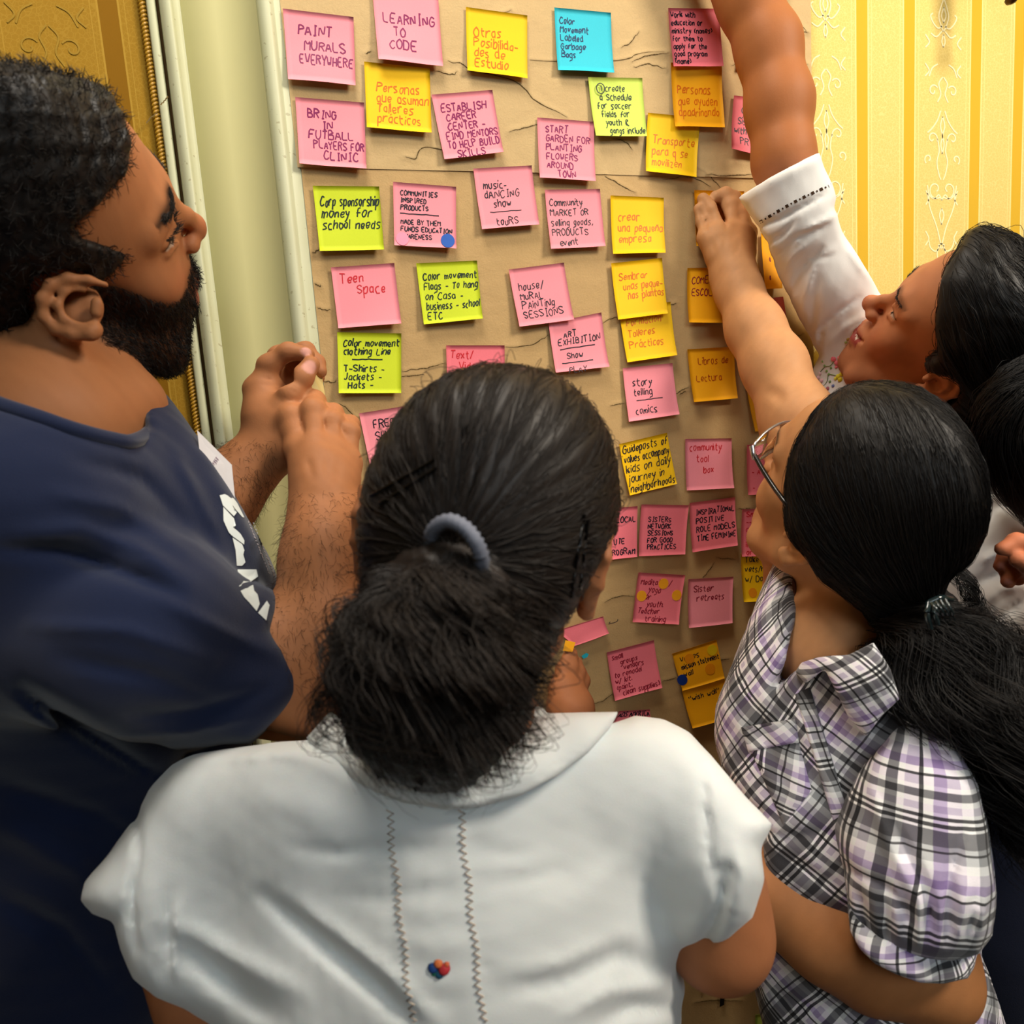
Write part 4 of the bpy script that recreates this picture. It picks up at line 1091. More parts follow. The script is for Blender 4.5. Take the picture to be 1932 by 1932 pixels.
    nails(V2, C, [(at(584, 692, .645), .0085), (at(577, 662, .656), .006)], (216, 160, 150))
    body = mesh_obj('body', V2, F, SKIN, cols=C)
    tick('man body')
    # beard, brows and arm hair
    def bmask(P):
        L = H.local(P); y, z = L[:, 1], L[:, 2]; ax = np.abs(L[:, 0])
        m1 = (z < .018 - (y - .02) * .80) & (y > .0) & (z > -.135) & (ax < .081)
        m2 = (np.abs(z + .0345) < .007) & (y > .08) & (ax < .03)
        lip = (np.abs(z + .0485) < .0065) & (ax < .021) & (y > .086)
        return (m1 | m2) & ~lip & (np.linalg.norm(L, axis=1) < .16)
    dn = H.R @ np.array([0, .25, -1.0])
    beard = fuzz('beard', V, F, bmask, 15000, .0085, .00022, HAIR, None, lambda P: np.tile(dn, (len(P), 1)) * .9, rng, .45)
    brow = fuzz('eyebrow', V, F, lambda P: (lambda L: (np.abs(L[:, 2] - .051) < .0024) * (np.abs(L[:, 0]) > .012) * (np.abs(L[:, 0]) < .044) * (L[:, 1] > .045))(H.local(P)), 900, .006, .0002, HAIR, None, lambda P: np.sign(H.local(P)[:, :1]) * (H.R @ np.array([1.0, -.3, .1]))[None], rng, .25)
    lash = fuzz('eyelashes', V, F, lambda P: (lambda L: (np.abs(L[:, 2] - .0345) < .0016) * (np.abs(np.abs(L[:, 0]) - .031) < .014) * (L[:, 1] > .06))(H.local(P)), 160, .008, .00025, HAIR, None, lambda P: np.tile(H.R @ np.array([0, 1.0, -.15]), (len(P), 1)), rng, .15)
    for o in (beard, brow, lash):
        me = o.data; co = np.empty(len(me.vertices) * 3, np.float32); me.vertices.foreach_get('co', co); me.vertices.foreach_set('co', W(co.reshape(-1, 3)).astype(np.float32).ravel())
    def amask(P):
        u, v, zc = px_of(P)
        a = (v > 925) & (v < 1300) & (u > 480) & (u < 760) & (zc < .62)
        l = (u > 370) & (u < 520) & (v > 830) & (v < 1010) & (zc > .60)
        return a * .8 + l * 1.0
    armhair = fuzz('arm_hair', V2, F, amask, 4200, .010, .00011, ARMH, None, lambda P: np.tile(M_CW @ np.array([.25, .95, 0]), (len(P), 1)) * .8, rng, .5)
    # short dark hair
    Hm = Model(); e = lambda c, r, k=.02: Hm.ell(H(*c), r, H.R, k)
    e((0, -.014, .054), (.0835, .1035, .0880)); e((0, -.050, .000), (.070, .064, .070)); e((0, .050, .075), (.056, .040, .040))
    def cut(L):
        ax = np.abs(L[:, 0]); y, z = L[:, 1], L[:, 2]
        hl = .070 - np.clip(.095 - z, 0, .1) * .9 - .25 * np.clip(ax - .045, 0, 1) + .030 * np.exp(-((z - .035) / .018) ** 2) * (ax > .05)
        hl = hl - .032 * np.exp(-((z - .070) / .020) ** 2) * np.clip((ax - .025) / .02, 0, 1)
        hl = np.where(z < .022, .020 - (.022 - z) * 1.2, hl)
        a = y - hl
        b = -.062 - z - .25 * (y + .02)
        ear = .028 - np.sqrt(((y + .012) / 1.0) ** 2 + ((z - .004) / 1.25) ** 2) + (ax < .05) * -.1
        return np.maximum(np.maximum(a, b), ear)
    Hm.fn(cut_local(H, cut), .006, 0)
    Hm.wave(lambda p: (.0022 * vnoise(p, 190, 4) + .0013 * vnoise(p, 420, 5)).astype(np.float32))
    lo, hi = bounds([H(x, y, z) for x in (-.1, .1) for y in (-.14, .1) for z in (-.1, .16)], .02)
    Vh, Fh = Hm.mesh(lo, hi, .0026)
    hair = mesh_obj('hair', W(Vh), Fh, HAIR)
    hf = fuzz('curls', Vh, Fh, lambda P: np.ones(len(P)), 12000, .010, .00028, HAIR, None, lambda P: .25 * np.stack([vnoise(P, 260, s) for s in (1, 2, 3)], 1), rng, .5, 5)
    me = hf.data; co = np.empty(len(me.vertices) * 3, np.float32); me.vertices.foreach_get('co', co); me.vertices.foreach_set('co', W(co.reshape(-1, 3)).astype(np.float32).ravel())
    hf.parent = hair
    tick('man hair')
    # t-shirt
    T = Model()
    T.chain([at(60, 900, .55), at(110, 1060, .575), at(160, 1300, .63), at(160, 2000, .665)], [.10, .145, .13, .13], .04, ki=.03)
    T.ell(at(210, 1080, .60), (.15, .14, .17), None, .05)
    T.chain([at(-40, 860, .48), at(40, 960, .475), at(20, 1090, .49)], [.07, .085, .085], .04, ki=.03)
    T.chain([at(330, 850, .64), at(260, 900, .62), at(150, 950, .58)], [.05, .07, .08], .04, ki=.03)
    T.chain([at(0, 1125, .485), at(250, 1185, .49), at(440, 1262, .545), at(560, 1318, .570)], [.082, .076, .067, .064], .014, ki=.02)
    T.outline([(-500, 690), (-60, 735), (0, 754), (75, 777), (142, 800), (210, 817), (262, 822), (275, 805), (268, 769), (246, 728), (276, 713), (315, 745), (354, 798), (392, 850), (440, 930), (480, 1000), (520, 1075), (540, 1112), (528, 1150), (510, 1190), (545, 1232), (576, 1272), (560, 1310), (520, 1358), (476, 1402), (420, 1404), (350, 1420), (310, 1500), (300, 2500), (-500, 2500)], .012)
    T.chain([at(300, 1370, .66), at(340, 1385, .66), at(398, 1432, .66), at(330, 1560, .67)], [.04, .04, .04, .04], .01)
    for f in ([(0, 1035), (110, 1040), (220, 1075), (330, 1120)], -0.0090, 16), ([(40, 1010), (150, 1000), (260, 1030), (350, 1100)], 0.0060, 20), ([(40, 1300), (160, 1380), (290, 1462)], -0.0150, 16), \
             ([(300, 1130), (420, 1190), (520, 1235)], 0.0045, 14), ([(120, 1240), (270, 1270), (420, 1330)], -0.0045, 16), ([(60, 1180), (240, 1190), (400, 1250)], 0.0037, 14), ([(250, 1350), (380, 1340), (500, 1300)], -0.0045, 12), ([(230, 1390), (360, 1380), (480, 1350)], 0.0037, 10), \
             ([(150, 870), (260, 900), (340, 980)], -0.0045, 16), ([(100, 930), (230, 960), (350, 1040)], 0.0045, 18), ([(330, 850), (370, 930), (430, 1040)], 0.0030, 12), ([(0, 1560), (150, 1640), (260, 1780)], 0.0075, 26), ([(0, 1690), (120, 1760), (210, 1880)], -0.0075, 22), ([(0, 1480), (180, 1540), (300, 1620)], -0.0060, 20):
        T.fold(*f)
    T.wave(lambda p: (.0008 * vnoise(p, 60, 9)).astype(np.float32))
    lo, hi = bounds([at(-330, 700, .45), at(580, 1400, .46), at(520, 2150, .62), at(-320, 2150, .62), at(300, 700, .8), at(0, 1100, .36)], .02)
    Vt, Ft = T.mesh(lo, hi, .0036)
    navy = cloth_mat('navy_jersey', (20, 30, 58), .9, 1100, .10, .25)
    shirt = mesh_obj('tshirt', Vt, Ft, navy)
    bv = surf_bvh(Vt, Ft)
    def hit(u, v, lift=.0015):
        d = at(u, v, 1.0) - CAM; d /= np.linalg.norm(d)
        loc = bv.ray_cast(Vector(CAM), Vector(d))[0]
        return None if loc is None else np.array(loc) - d * lift
    rp = [hit(u, v, .001) for u, v in ((-70, 745), (-30, 755), (6, 768), (75, 790), (142, 813), (205, 829), (250, 834))]
    rp = [p for p in rp if p is not None]
    rib = mesh_obj('collar', *tubes(np.stack([catmull(rp + [at(284, 812, .545), at(276, 770, .565), at(258, 735, .59), at(240, 714, .62)], 40)]), .0062, 10, False), navy)
    tick('man shirt')
    def hit(u, v, lift=.0015):
        o = CAM; d = at(u, v, 1.0) - CAM; d /= np.linalg.norm(d)
        loc, nor, _, _ = bv.ray_cast(Vector(o), Vector(d))
        return None if loc is None else np.array(loc) - d * lift
    wt = simple('white_print', (222, 232, 232), .7, .2, .04); kids = []
    def print_poly(name, polys, mat, lift=.0014):
        parts = []
        for poly in polys:
            poly = np.array(poly, float); c = poly.mean(0); m1 = []
            # fan with inner ring so that the print follows the cloth
            rings = [poly, c + (poly - c) * .5, np.repeat(c[None], len(poly), 0)]
            P = []
            for rg in rings:
                for (u, v) in rg:
                    h = hit(u, v, lift)
                    P.append(h if h is not None else at(u, v, .56))
            n = len(poly); Fp = []
            for a in range(2):
                for i in range(n): Fp.append((a * n + i, a * n + (i + 1) % n, (a + 1) * n + (i + 1) % n, (a + 1) * n + i))
            parts.append((np.array(P), np.array(Fp)))
        Vp, Fp = join(parts); return mesh_obj(name, Vp, Fp, mat, smooth=False)
    q = lambda pts: [(370 + x * .2070, 800 + y * .2070) for x, y in pts]
    big = [q([(215, 650), (260, 638), (345, 680), (375, 720), (440, 850), (425, 850), (330, 735), (345, 770), (372, 805), (345, 840), (245, 742)]),
           q([(248, 755), (345, 860), (362, 925), (335, 935), (405, 1000), (440, 1060), (438, 1098), (330, 1020), (300, 990), (250, 880)]),
           q([(332, 1035), (420, 1095), (440, 1150), (430, 1190), (450, 1260), (420, 1292), (372, 1292), (360, 1150)]),
           q([(378, 1325), (550, 1325), (565, 1390), (500, 1435), (392, 1482)]),
           q([(405, 1520), (520, 1465), (530, 1520), (560, 1550), (580, 1640), (552, 1705), (480, 1620), (440, 1580)]),
           q([(565, 1720), (645, 1610), (670, 1650), (640, 1790)])]
    kids.append(print_poly('chest_print', big, wt))
    sm = []
    r2 = np.random.default_rng(3)
    for k in range(34):
        t = k / 33; cx, cy = 480 + 190 * t + (k % 2) * 38, 890 + 480 * t
        a = 1.05 + r2.normal(0, .2); l, w_ = r2.uniform(14, 34), r2.uniform(4, 8)
        dx, dy = math.cos(a), math.sin(a)
        sm.append(q([(cx - dx * l / 2 - dy * w_ / 2, cy - dy * l / 2 + dx * w_ / 2), (cx + dx * l / 2 - dy * w_ / 2, cy + dy * l / 2 + dx * w_ / 2), (cx + dx * l / 2 + dy * w_ / 2, cy + dy * l / 2 - dx * w_ / 2), (cx - dx * l / 2 + dy * w_ / 2, cy - dy * l / 2 - dx * w_ / 2)]))
    sm += [q([(695, 1490), (770, 1530), (760, 1585), (725, 1560)]), q([(745, 1415), (780, 1450), (775, 1505), (750, 1490)])]
    kids.append(print_poly('small_print', sm, simple('grey_print', (196, 190, 196), .7, .2, .05)))
    for k in kids: tag(k, kind='stuff')
    # paper name tag stuck on the chest
    Pq = [at(372, 812, .560), at(437, 877, .575), at(443, 941, .572), at(379, 872, .556)]
    nV = np.array(Pq + [p + M_CW @ np.array([.0, 0, .0006]) for p in Pq]); nF = [(0, 1, 2, 3), (7, 6, 5, 4), (0, 4, 5, 1), (1, 5, 6, 2), (2, 6, 7, 3), (3, 7, 4, 0)]
    tagp = mesh_obj('name_tag', nV, nF, simple('white_label', (208, 204, 206), .5, .3, .06, 90), smooth=False); tagp['label'] = 'white paper name sticker on the chest'
    scr = []
    for k in range(5):
        s0 = np.array([.35 + .04 * k, .30 + .10 * k]); S_, _ = write('aieu'[k % 4] + 'n', s0[0], s0[1], .07, r2, 1.0, .2)
        for st in S_:
            if len(st) == 2: st = np.vstack([st[0], st.mean(0), st[1]])
            V2s, F2s = ribbon2(st, .014); scr.append((quad(np.array(Pq), V2s[:, 0], 1 - V2s[:, 1]) - M_CW @ np.array([0, 0, .0005]), F2s))
    scrib = mesh_obj('pen_writing', *join(scr), simple('violet_ink', (120, 84, 110), .6), smooth=False); scrib.parent = tagp
    root = person('bearded man in a navy t-shirt with white chest print, peeling a note at the left', at(100, 1400, .56))
    adopt(root, body, beard, brow, lash, armhair, hair, shirt, rib, tagp, *kids)
    # the note he is peeling, held between thumb and fist
    Pn = [at(586, 698, .667), at(606, 700, .690), at(617, 770, .664), at(573, 757, .655)]
    nV = np.array(Pn + [p + M_CW @ np.array([.0, 0, .0004]) for p in Pn])
    tag(mesh_obj('sticky_note', nV, nF, simple('note_back', (206, 184, 120), .6), smooth=False), 'small pale note held between the man\'s thumb and fist', 'sticky note')
build_man()

# ================================================================== the woman in the white blouse, seen from behind
def build_blouse_woman():
    rng = np.random.default_rng(21)
    H = Frame([1.4989, .1764, .1016], [-.0225, .0295, .4637])
    M = Model(); add_head(M, H, 1)
    M.chain([H(0, -.02, -.02), H(0, -.035, -.08), at(868, 1400, .470), at(868, 1500, .480)], [.052, .052, .054, .066], .03)
    M.chain([at(868, 1520, .50), at(880, 1800, .54)], [.09, .10], .04)
    M.chain([at(500, 1560, .51), at(868, 1500, .50), at(1250, 1530, .52)], [.030, .05, .030], .04)
    # right arm hangs, the elbow bends and the hand comes up in front of her
    M.chain([at(1290, 1560, .52), at(1340, 1660, .50), at(1352, 1752, .50)], [.032, .036, .0365], .03, ki=.02)
    M.chain([at(1350, 1752, .503), at(1240, 1640, .62), at(1082, 1400, .775), at(1076, 1340, .785)], [.0365, .035, .030, .0270], .03, ki=.02)
    w = at(1076, 1330, .786)
    for a, r in (((1052, 1300, .787), .0125), ((1068, 1290, .79), .013), ((1084, 1296, .795), .012)): M.chain([w, at(*a)], [.026, r], .010)
    finger(M, [at(1056, 1298, .790), at(1062, 1262, .800), at(1073, 1232, .812)], .0105, .0065)
    finger(M, [at(1070, 1290, .795), at(1078, 1258, .806), at(1080, 1232, .814)], .0105, .0068)
    finger(M, [at(1086, 1298, .800), at(1092, 1270, .810), at(1090, 1248, .818)], .0095, .0062)
    finger(M, [at(1096, 1308, .805), at(1102, 1284, .814), at(1097, 1264, .820)], .0085, .0060)
    finger(M, [at(1048, 1322, .80), at(1056, 1282, .82), at(1072, 1244, .826)], .011, .0075)
    # left arm
    M.chain([at(430, 1560, .52), at(350, 1740, .49), at(400, 1850, .48), at(520, 2010, .53)], [.030, .034, .036, .036], .03, ki=.02)
    lo, hi = bounds([at(200, 1300, .42), at(1500, 1300, .42), at(200, 2100, .46), at(1500, 2000, .62), at(600, 650, .36), at(1150, 650, .62), at(1130, 1200, .86), at(860, 1500, .7)], .02)
    V, F = M.mesh(lo, hi, .0030)
    C = head_cols(H, V, (172, 112, 74), 1)
    body = mesh_obj('body', V, F, SKIN, cols=C)
    tick('w1 body')
    # pulled-back hair
    Hm = Model(); e = lambda c, r, k=.02: Hm.ell(H(*c), r, H.R, k)
    e((0, -.012, .052), (.0870, .1080, .0900)); e((0, -.045, .000), (.078, .074, .085), .03); e((0, -.055, -.055), (.060, .050, .050), .03); e((.01, .020, .035), (.0855, .075, .080))
    def cut(L):
        ax = np.abs(L[:, 0]); y, z = L[:, 1], L[:, 2]
        hl = np.where(z > .03, .080 - np.clip(.10 - z, 0, .1) * .5, .045 - (.03 - z) * 1.1)
        ear = .021 - np.sqrt(((y + .014) / .8) ** 2 + ((z + .004) / 1.35) ** 2) + (ax < .06) * -.1
        return np.maximum(np.maximum(y - hl, -.092 - z), ear)
    Hm.fn(cut_local(H, cut), .006, 0)
    OUT = [(676, 960), (690, 900), (715, 840), (757, 778), (810, 730), (870, 700), (935, 688), (1005, 694), (1075, 718), (1130, 763), (1166, 825), (1184, 900), (1181, 965), (1164, 1020), (1137, 1065), (1112, 1110), (1082, 1160), (1045, 1210), (1020, 1262), (990, 1330), (950, 1400), (860, 1460), (740, 1440), (660, 1360), (650, 1290), (680, 1240), (690, 1170), (674, 1080), (668, 1010)]
    Hm.outline(OUT, .012)
    tie = at(862, 1040, .360)
    def ridges(p):
        q = p - tie.astype(np.float32); uu, vv, _ = px_of(p); a = np.arctan2(vv - 1040, uu - 862)
        return (.0007 * np.sin(a * 34 + 1.5 * vnoise(p, 40, 2)) * np.clip(np.linalg.norm(q, axis=1) / .03, 0, 1)).astype(np.float32)
    Hm.wave(ridges)
    Hm.fold([(1090, 1120), (1110, 1040), (1095, 960)], -.0025, 8); Hm.fold([(700, 930), (750, 890), (812, 868)], -.0020, 6); Hm.fold([(715, 945), (770, 905), (820, 880)], -.0018, 5)
    lo, hi = bounds([H(x, y, z) for x in (-.1, .1) for y in (-.14, .11) for z in (-.12, .16)], .01)
    Vh, Fh = Hm.mesh(lo, hi, .0026)
    hair = mesh_obj('hair', Vh, Fh, HAIR2)
    s1 = combed('hair', Vh, Fh, lambda P: (px_of(P)[2] < .52) + .2, 4200, tie, .065, .00026, HAIR2, rng, .10)
    s1b = combed('hair', Vh, Fh, lambda P: (px_of(P)[1] < 1150) * 1.0, 260, tie, .05, .00022, HAIR2, rng, .5, 8, .005)
    strands = mesh_obj('hair_strands', *join([s1, s1b]), HAIR2, hair); tag(strands, kind='stuff')
    # short bushy ponytail
    B = Model(); B.chain([at(862, 1050, .368), at(850, 1140, .372), at(835, 1230, .385), at(820, 1320, .395), at(835, 1390, .405)], [.020, .044, .052, .050, .024], .02, ki=.02)
    B.wave(lambda p: (.0045 * vnoise(p, 110, 7) + .002 * vnoise(p, 300, 8)).astype(np.float32))
    lo, hi = bounds([at(600, 1000, .34), at(1060, 1500, .46), at(600, 1500, .34)], .02)
    Vb, Fb = B.mesh(lo, hi, .003)
    pony = mesh_obj('ponytail', Vb, Fb, HAIR2)
    cur = [tail([at(862, 1040, .350), at(858, 1110, .346), at(850, 1190, .350), at(835, 1290, .365), at(830, 1420, .385)], [.008, .026, .048, .054, .036], 2800, 32, .0115, 3.8, .00027, rng, 1.0, 60),
           tail([at(862, 1050, .368), at(800, 1130, .352), at(735, 1200, .362), at(680, 1270, .380), at(650, 1235, .384)], [.010, .022, .028, .022, .010], 700, 30, .010, 3.4, .00025, rng, 1.0, 22),
           tail([at(862, 1062, .366), at(895, 1150, .356), at(908, 1260, .36), at(905, 1350, .375), at(860, 1440, .385)], [.008, .024, .028, .026, .014], 800, 30, .009, 3.4, .00025, rng, 1.0, 22),
           tail([at(850, 1200, .360), at(760, 1280, .36), at(690, 1340, .37), at(660, 1400, .39)], [.03, .035, .030, .016], 500, 20, .006, 2.2, .00023, rng, 1.0, 20)]
    ps = mesh_obj('curls', *join(cur), HAIR2, pony); tag(ps, kind='stuff')
    tick('w1 hair')
    # grey elastic
    a = np.linspace(0, 2 * np.pi, 60); cx = at(856, 1040, .352); A = M_CW @ np.array([.85, .45, .1]); A /= np.linalg.norm(A); Bv = M_CW @ np.array([-.42, .62, -.66]); Bv -= A * (A @ Bv); Bv /= np.linalg.norm(Bv)
    R0 = .0175
    ring = tubes(catmull([at(822, 1050, .362), at(812, 1022, .350), at(822, 996, .341), at(848, 984, .335), at(878, 998, .331), at(900, 1028, .330), at(908, 1062, .336), at(890, 1085, .350), at(850, 1085, .362), at(822, 1050, .362)], 60)[None], .0042 + .0006 * np.sin(a * 30)[None], 12, False)
    hb = mesh_obj('hair_tie', *ring, simple('grey_elastic', (112, 116, 130), .6, .3, .2, 900)); hb['label'] = 'grey elastic hair tie'
    bvh = surf_bvh(Vh, Fh)
    pins = []
    def pin(p0, p1, lift=.0022):
        P = []
        for t in np.linspace(0, 1, 18):
            u, v = p0[0] * (1 - t) + p1[0] * t, p0[1] * (1 - t) + p1[1] * t
            d = at(u, v, 1.0) - CAM; d /= np.linalg.norm(d); loc = bvh.ray_cast(Vector(CAM), Vector(d))[0]
            P.append((np.array(loc) if loc is not None else at(u, v, .42)) - d * (lift + .0008 * math.sin(t * 14)))
        return mesh_obj('hair_pin', *tubes(np.array(P)[None], .0011, 8, False), PINM)
    PINM = simple('black_enamel', (14, 13, 14), .25, .6)
    pins = [pin((700, 935), (818, 868)), pin((716, 950), (822, 884)), pin((1078, 1128), (1102, 972)), pin((1094, 1122), (1110, 980))]
    # blouse
    T = Model()
    T.ell(at(875, 1800, .530), (.205, .128, .26), None, .04)
    T.chain([at(430, 1508, .475), at(640, 1465, .478), at(868, 1440, .495), at(1100, 1430, .50), at(1310, 1470, .505)], [.042, .050, .058, .055, .048], .05, ki=.03)
    T.chain([at(868, 1480, .49), at(868, 1600, .49)], [.07, .09], .05)
    T.chain([at(395, 1560, .50), at(335, 1690, .478), at(345, 1800, .475), at(420, 1880, .485)], [.062, .062, .062, .052], .03, ki=.02)
    T.chain([at(300, 1650, .47), at(215, 1690, .46)], [.045, .026], .03)
    T.chain([at(1310, 1500, .50), at(1375, 1600, .490), at(1385, 1690, .480)], [.066, .066, .052], .02, ki=.02)
    T.chain([at(1340, 1560, .485), at(1425, 1560, .48)], [.045, .018], .025)
    T.chain([at(875, 1750, .53), at(860, 2050, .52)], [.14, .155], .05)
    T.outline([(600, 1395), (560, 1398), (470, 1403), (360, 1413), (315, 1435), (275, 1482), (250, 1545), (205, 1610), (158, 1662), (150, 1698), (175, 1725), (214, 1738), (226, 1790), (250, 1845), (292, 1882), (350, 1902), (400, 1935), (440, 1990), (460, 2300), (1290, 2300), (1292, 1932), (1300, 1850), (1310, 1802), (1368, 1775), (1420, 1730), (1440, 1660), (1434, 1600), (1456, 1556), (1400, 1495), (1345, 1430), (1300, 1382), (1250, 1355), (1200, 1350), (1140, 1372), (1000, 1380), (868, 1400), (740, 1390)], .022)
    for f in (([(845, 1590), (760, 1600), (640, 1610), (560, 1600)], -0.0030, 14), ([(860, 1665), (740, 1700), (640, 1690)], -0.0024, 14), ([(880, 1600), (960, 1612), (1010, 1600)], -0.0022, 10), ([(900, 1670), (985, 1660), (1060, 1640)], -0.0022, 12),
              ([(500, 1690), (600, 1770), (700, 1850), (780, 1930)], -0.0088, 18), ([(540, 1690), (640, 1765), (740, 1845), (830, 1930)], 0.0041, 16), ([(320, 1740), (420, 1800), (560, 1870)], 0.0047, 22), ([(330, 1770), (430, 1850), (520, 1920)], -0.0068, 24),
              ([(255, 1500), (262, 1600), (250, 1700), (262, 1790)], -0.0041, 7), ([(250, 1640), (244, 1720), (255, 1800)], -0.0034, 6), ([(285, 1660), (275, 1760), (300, 1850)], 0.0027, 8), ([(318, 1680), (312, 1760), (318, 1848)], -0.0041, 8), ([(336, 1700), (330, 1780), (326, 1850)], 0.0034, 7), ([(272, 1700), (285, 1800), (315, 1860)], -0.0030, 7),
              ([(1325, 1440), (1332, 1540), (1345, 1640), (1362, 1690)], -0.0041, 8), ([(1350, 1640), (1372, 1640), (1362, 1700), (1340, 1760)], -0.0054, 10), ([(1385, 1590), (1400, 1660), (1380, 1730)], 0.0034, 12), ([(1270, 1860), (1320, 1790), (1360, 1710)], -0.0054, 14),
              ([(950, 1870), (1060, 1850), (1160, 1800), (1260, 1830)], -0.0054, 22), ([(960, 1835), (1060, 1820), (1180, 1770)], 0.0030, 18), ([(1120, 1932), (1190, 1900), (1280, 1900)], -0.0054, 16), ([(1060, 1920), (1150, 1870), (1260, 1860)], 0.0034, 14),
              ([(520, 1410), (600, 1440), (700, 1500)], 0.0016, 12), ([(320, 1440), (420, 1430), (520, 1425), (600, 1418)], 0.0019, 8), ([(1000, 1720), (1100, 1690), (1200, 1600)], 0.0019, 30), ([(640, 1560), (560, 1520), (470, 1500)], 0.0019, 30)):
        T.fold(*f)
    for k in range(11):   # gathers between the two stitched lines
        y0 = 1545 + k * 34
        T.fold([(738 + (y0 - 1530) * .11, y0), (800 + (y0 - 1530) * .1, y0 + 6), (868 + (y0 - 1530) * .08, y0 - 2)], .0009 if k % 2 else -.0011, 9)
        T.fold([(700 + (y0 - 1530) * .11, y0 + 8), (738 + (y0 - 1530) * .11, y0)], -.0009, 7); T.fold([(870 + (y0 - 1530) * .08, y0 + 5), (915 + (y0 - 1530) * .08, y0 + 9)], -.0009, 7)
    T.wave(lambda p: (.0009 * vnoise(p, 45, 12) + .0003 * vnoise(p, 160, 13)).astype(np.float32))
    lo, hi = bounds([at(120, 1330, .40), at(1480, 1330, .40), at(120, 2050, .42), at(1400, 2100, .40), at(300, 2100, .66), at(1200, 1500, .70), at(868, 1340, .66)], .015)
    Vt, Ft = T.mesh(lo, hi, .0036)
    wm = cloth_mat('white_cotton', (226, 230, 230), .85, 1300, .02, .25, .15)
    wm.node_tree.nodes['Principled BSDF'].inputs['Subsurface Weight'].default_value = .12
    wm.node_tree.nodes['Principled BSDF'].inputs['Subsurface Scale'].default_value = .01
    blouse = mesh_obj('blouse', Vt, Ft, wm)
    tick('w1 blouse')
    K = Model()
    K.chain([at(588, 1392, .475), at(640, 1440, .452), at(740, 1478, .430), at(870, 1492, .422), at(980, 1470, .428), at(1080, 1425, .448), at(1150, 1370, .475)], [.024, .029, .030, .028, .029, .028, .018], .01, ki=.015)
    K.chain([at(1000, 1385, .46), at(1080, 1370, .47), at(1150, 1352, .485)], [.018, .018, .006], .02)
    K.chain([at(640, 1390, .46), at(605, 1375, .465)], [.020, .012], .02)
    K.outline([(622, 1343), (640, 1352), (680, 1395), (740, 1430), (830, 1455), (900, 1440), (950, 1400), (985, 1345), (1005, 1326), (1022, 1328), (1032, 1346), (1100, 1344), (1167, 1343), (1150, 1375), (1110, 1420), (1050, 1465), (980, 1502), (900, 1524), (840, 1526), (760, 1514), (680, 1480), (610, 1432), (578, 1392)], .006)
    K.fold([(1020, 1345), (990, 1400), (940, 1450)], -.002, 6); K.fold([(600, 1425), (700, 1478), (860, 1508), (1000, 1478), (1100, 1410)], -.0016, 4)
    lo, hi = bounds([at(560, 1320, .38), at(1190, 1320, .38), at(560, 1550, .52), at(1190, 1550, .52)], .01)
    Vk, Fk = K.mesh(lo, hi, .0025)
    col = mesh_obj('collar', Vk, Fk, wm)
    bvt = surf_bvh(Vt, Ft)
    def hit(u, v, lift):
        d = at(u, v, 1.0) - CAM; d /= np.linalg.norm(d); loc = bvt.ray_cast(Vector(CAM), Vector(d))[0]
        return np.array(loc) - d * lift if loc is not None else None
    th = simple('beige_thread', (196, 180, 164), .7, .2); seams = []
    for (x0, x1) in ((733, 778), (868, 912)):
        P = []
        ys = np.arange(1528, 1940, 7.5)
        for i, y in enumerate(ys):
            t = (y - 1528) / 404; cx = x0 + (x1 - x0) * t + (6.5 if i % 2 else -6.5) + 2.5 * math.sin(y * .05)
            h = hit(cx, y, .0008)
            if h is not None: P.append(h)
        P = np.array(P); Q = np.concatenate([np.stack([P[:-1] * (1 - t) + P[1:] * t for t in (0, .5)], 1).reshape(-1, 3)])
        o = mesh_obj('stitching', *tubes(Q[None], .00055, 4, False), th); seams.append(o)
    # small embroidered flower
    fl = []
    for (dx, dy, r, rgb) in ((-12, -4, .0042, (24, 60, 120)), (-2, -12, .0036, (206, 110, 60)), (9, -2, .0050, (176, 44, 52)), (0, 7, .0040, (20, 70, 96)), (-10, 6, .0026, (20, 90, 70)), (14, -10, .0022, (200, 96, 60))):
        r *= .78; c = hit(829 + dx, 1829 + dy, .0006); V_, F_ = lathe([(.0001, r * .35), (r * .7, r * .22), (r, 0), (r * .8, -r * .15)], (0, 0, 0), 9)
        n = (CAM - c) / np.linalg.norm(CAM - c); up = np.cross(n, [0, 0, 1]); up /= np.linalg.norm(up); v3 = np.cross(n, up)
        Vq = c + V_[:, :1] * up + V_[:, 1:2] * v3 + V_[:, 2:3] * n
        fl.append(mesh_obj('embroidered_petal', Vq, F_, simple('thread_%d' % rgb[0], rgb, .6)))
    root = person('dark-haired woman in a white blouse with grey hair tie, seen from behind', at(870, 1700, .52))
    adopt(root, body, hair, pony, hb, *pins, blouse, col, *seams, *fl)
    c0 = [at(1062, 1228, .802), at(1067, 1208, .806), at(1086, 1212, .808), at(1080, 1230, .804)]
    nV = np.array(c0 + [p + M_CW @ np.array([0, 0, .0004]) for p in c0]); nF = [(0, 1, 2, 3), (7, 6, 5, 4), (0, 4, 5, 1), (1, 5, 6, 2), (2, 6, 7, 3), (3, 7, 4, 0)]
    tag(mesh_obj('sticky_note', nV, nF, NM['orange'], smooth=False), 'orange note corner held in raised fingertips below the ear', 'sticky note')
build_blouse_woman()

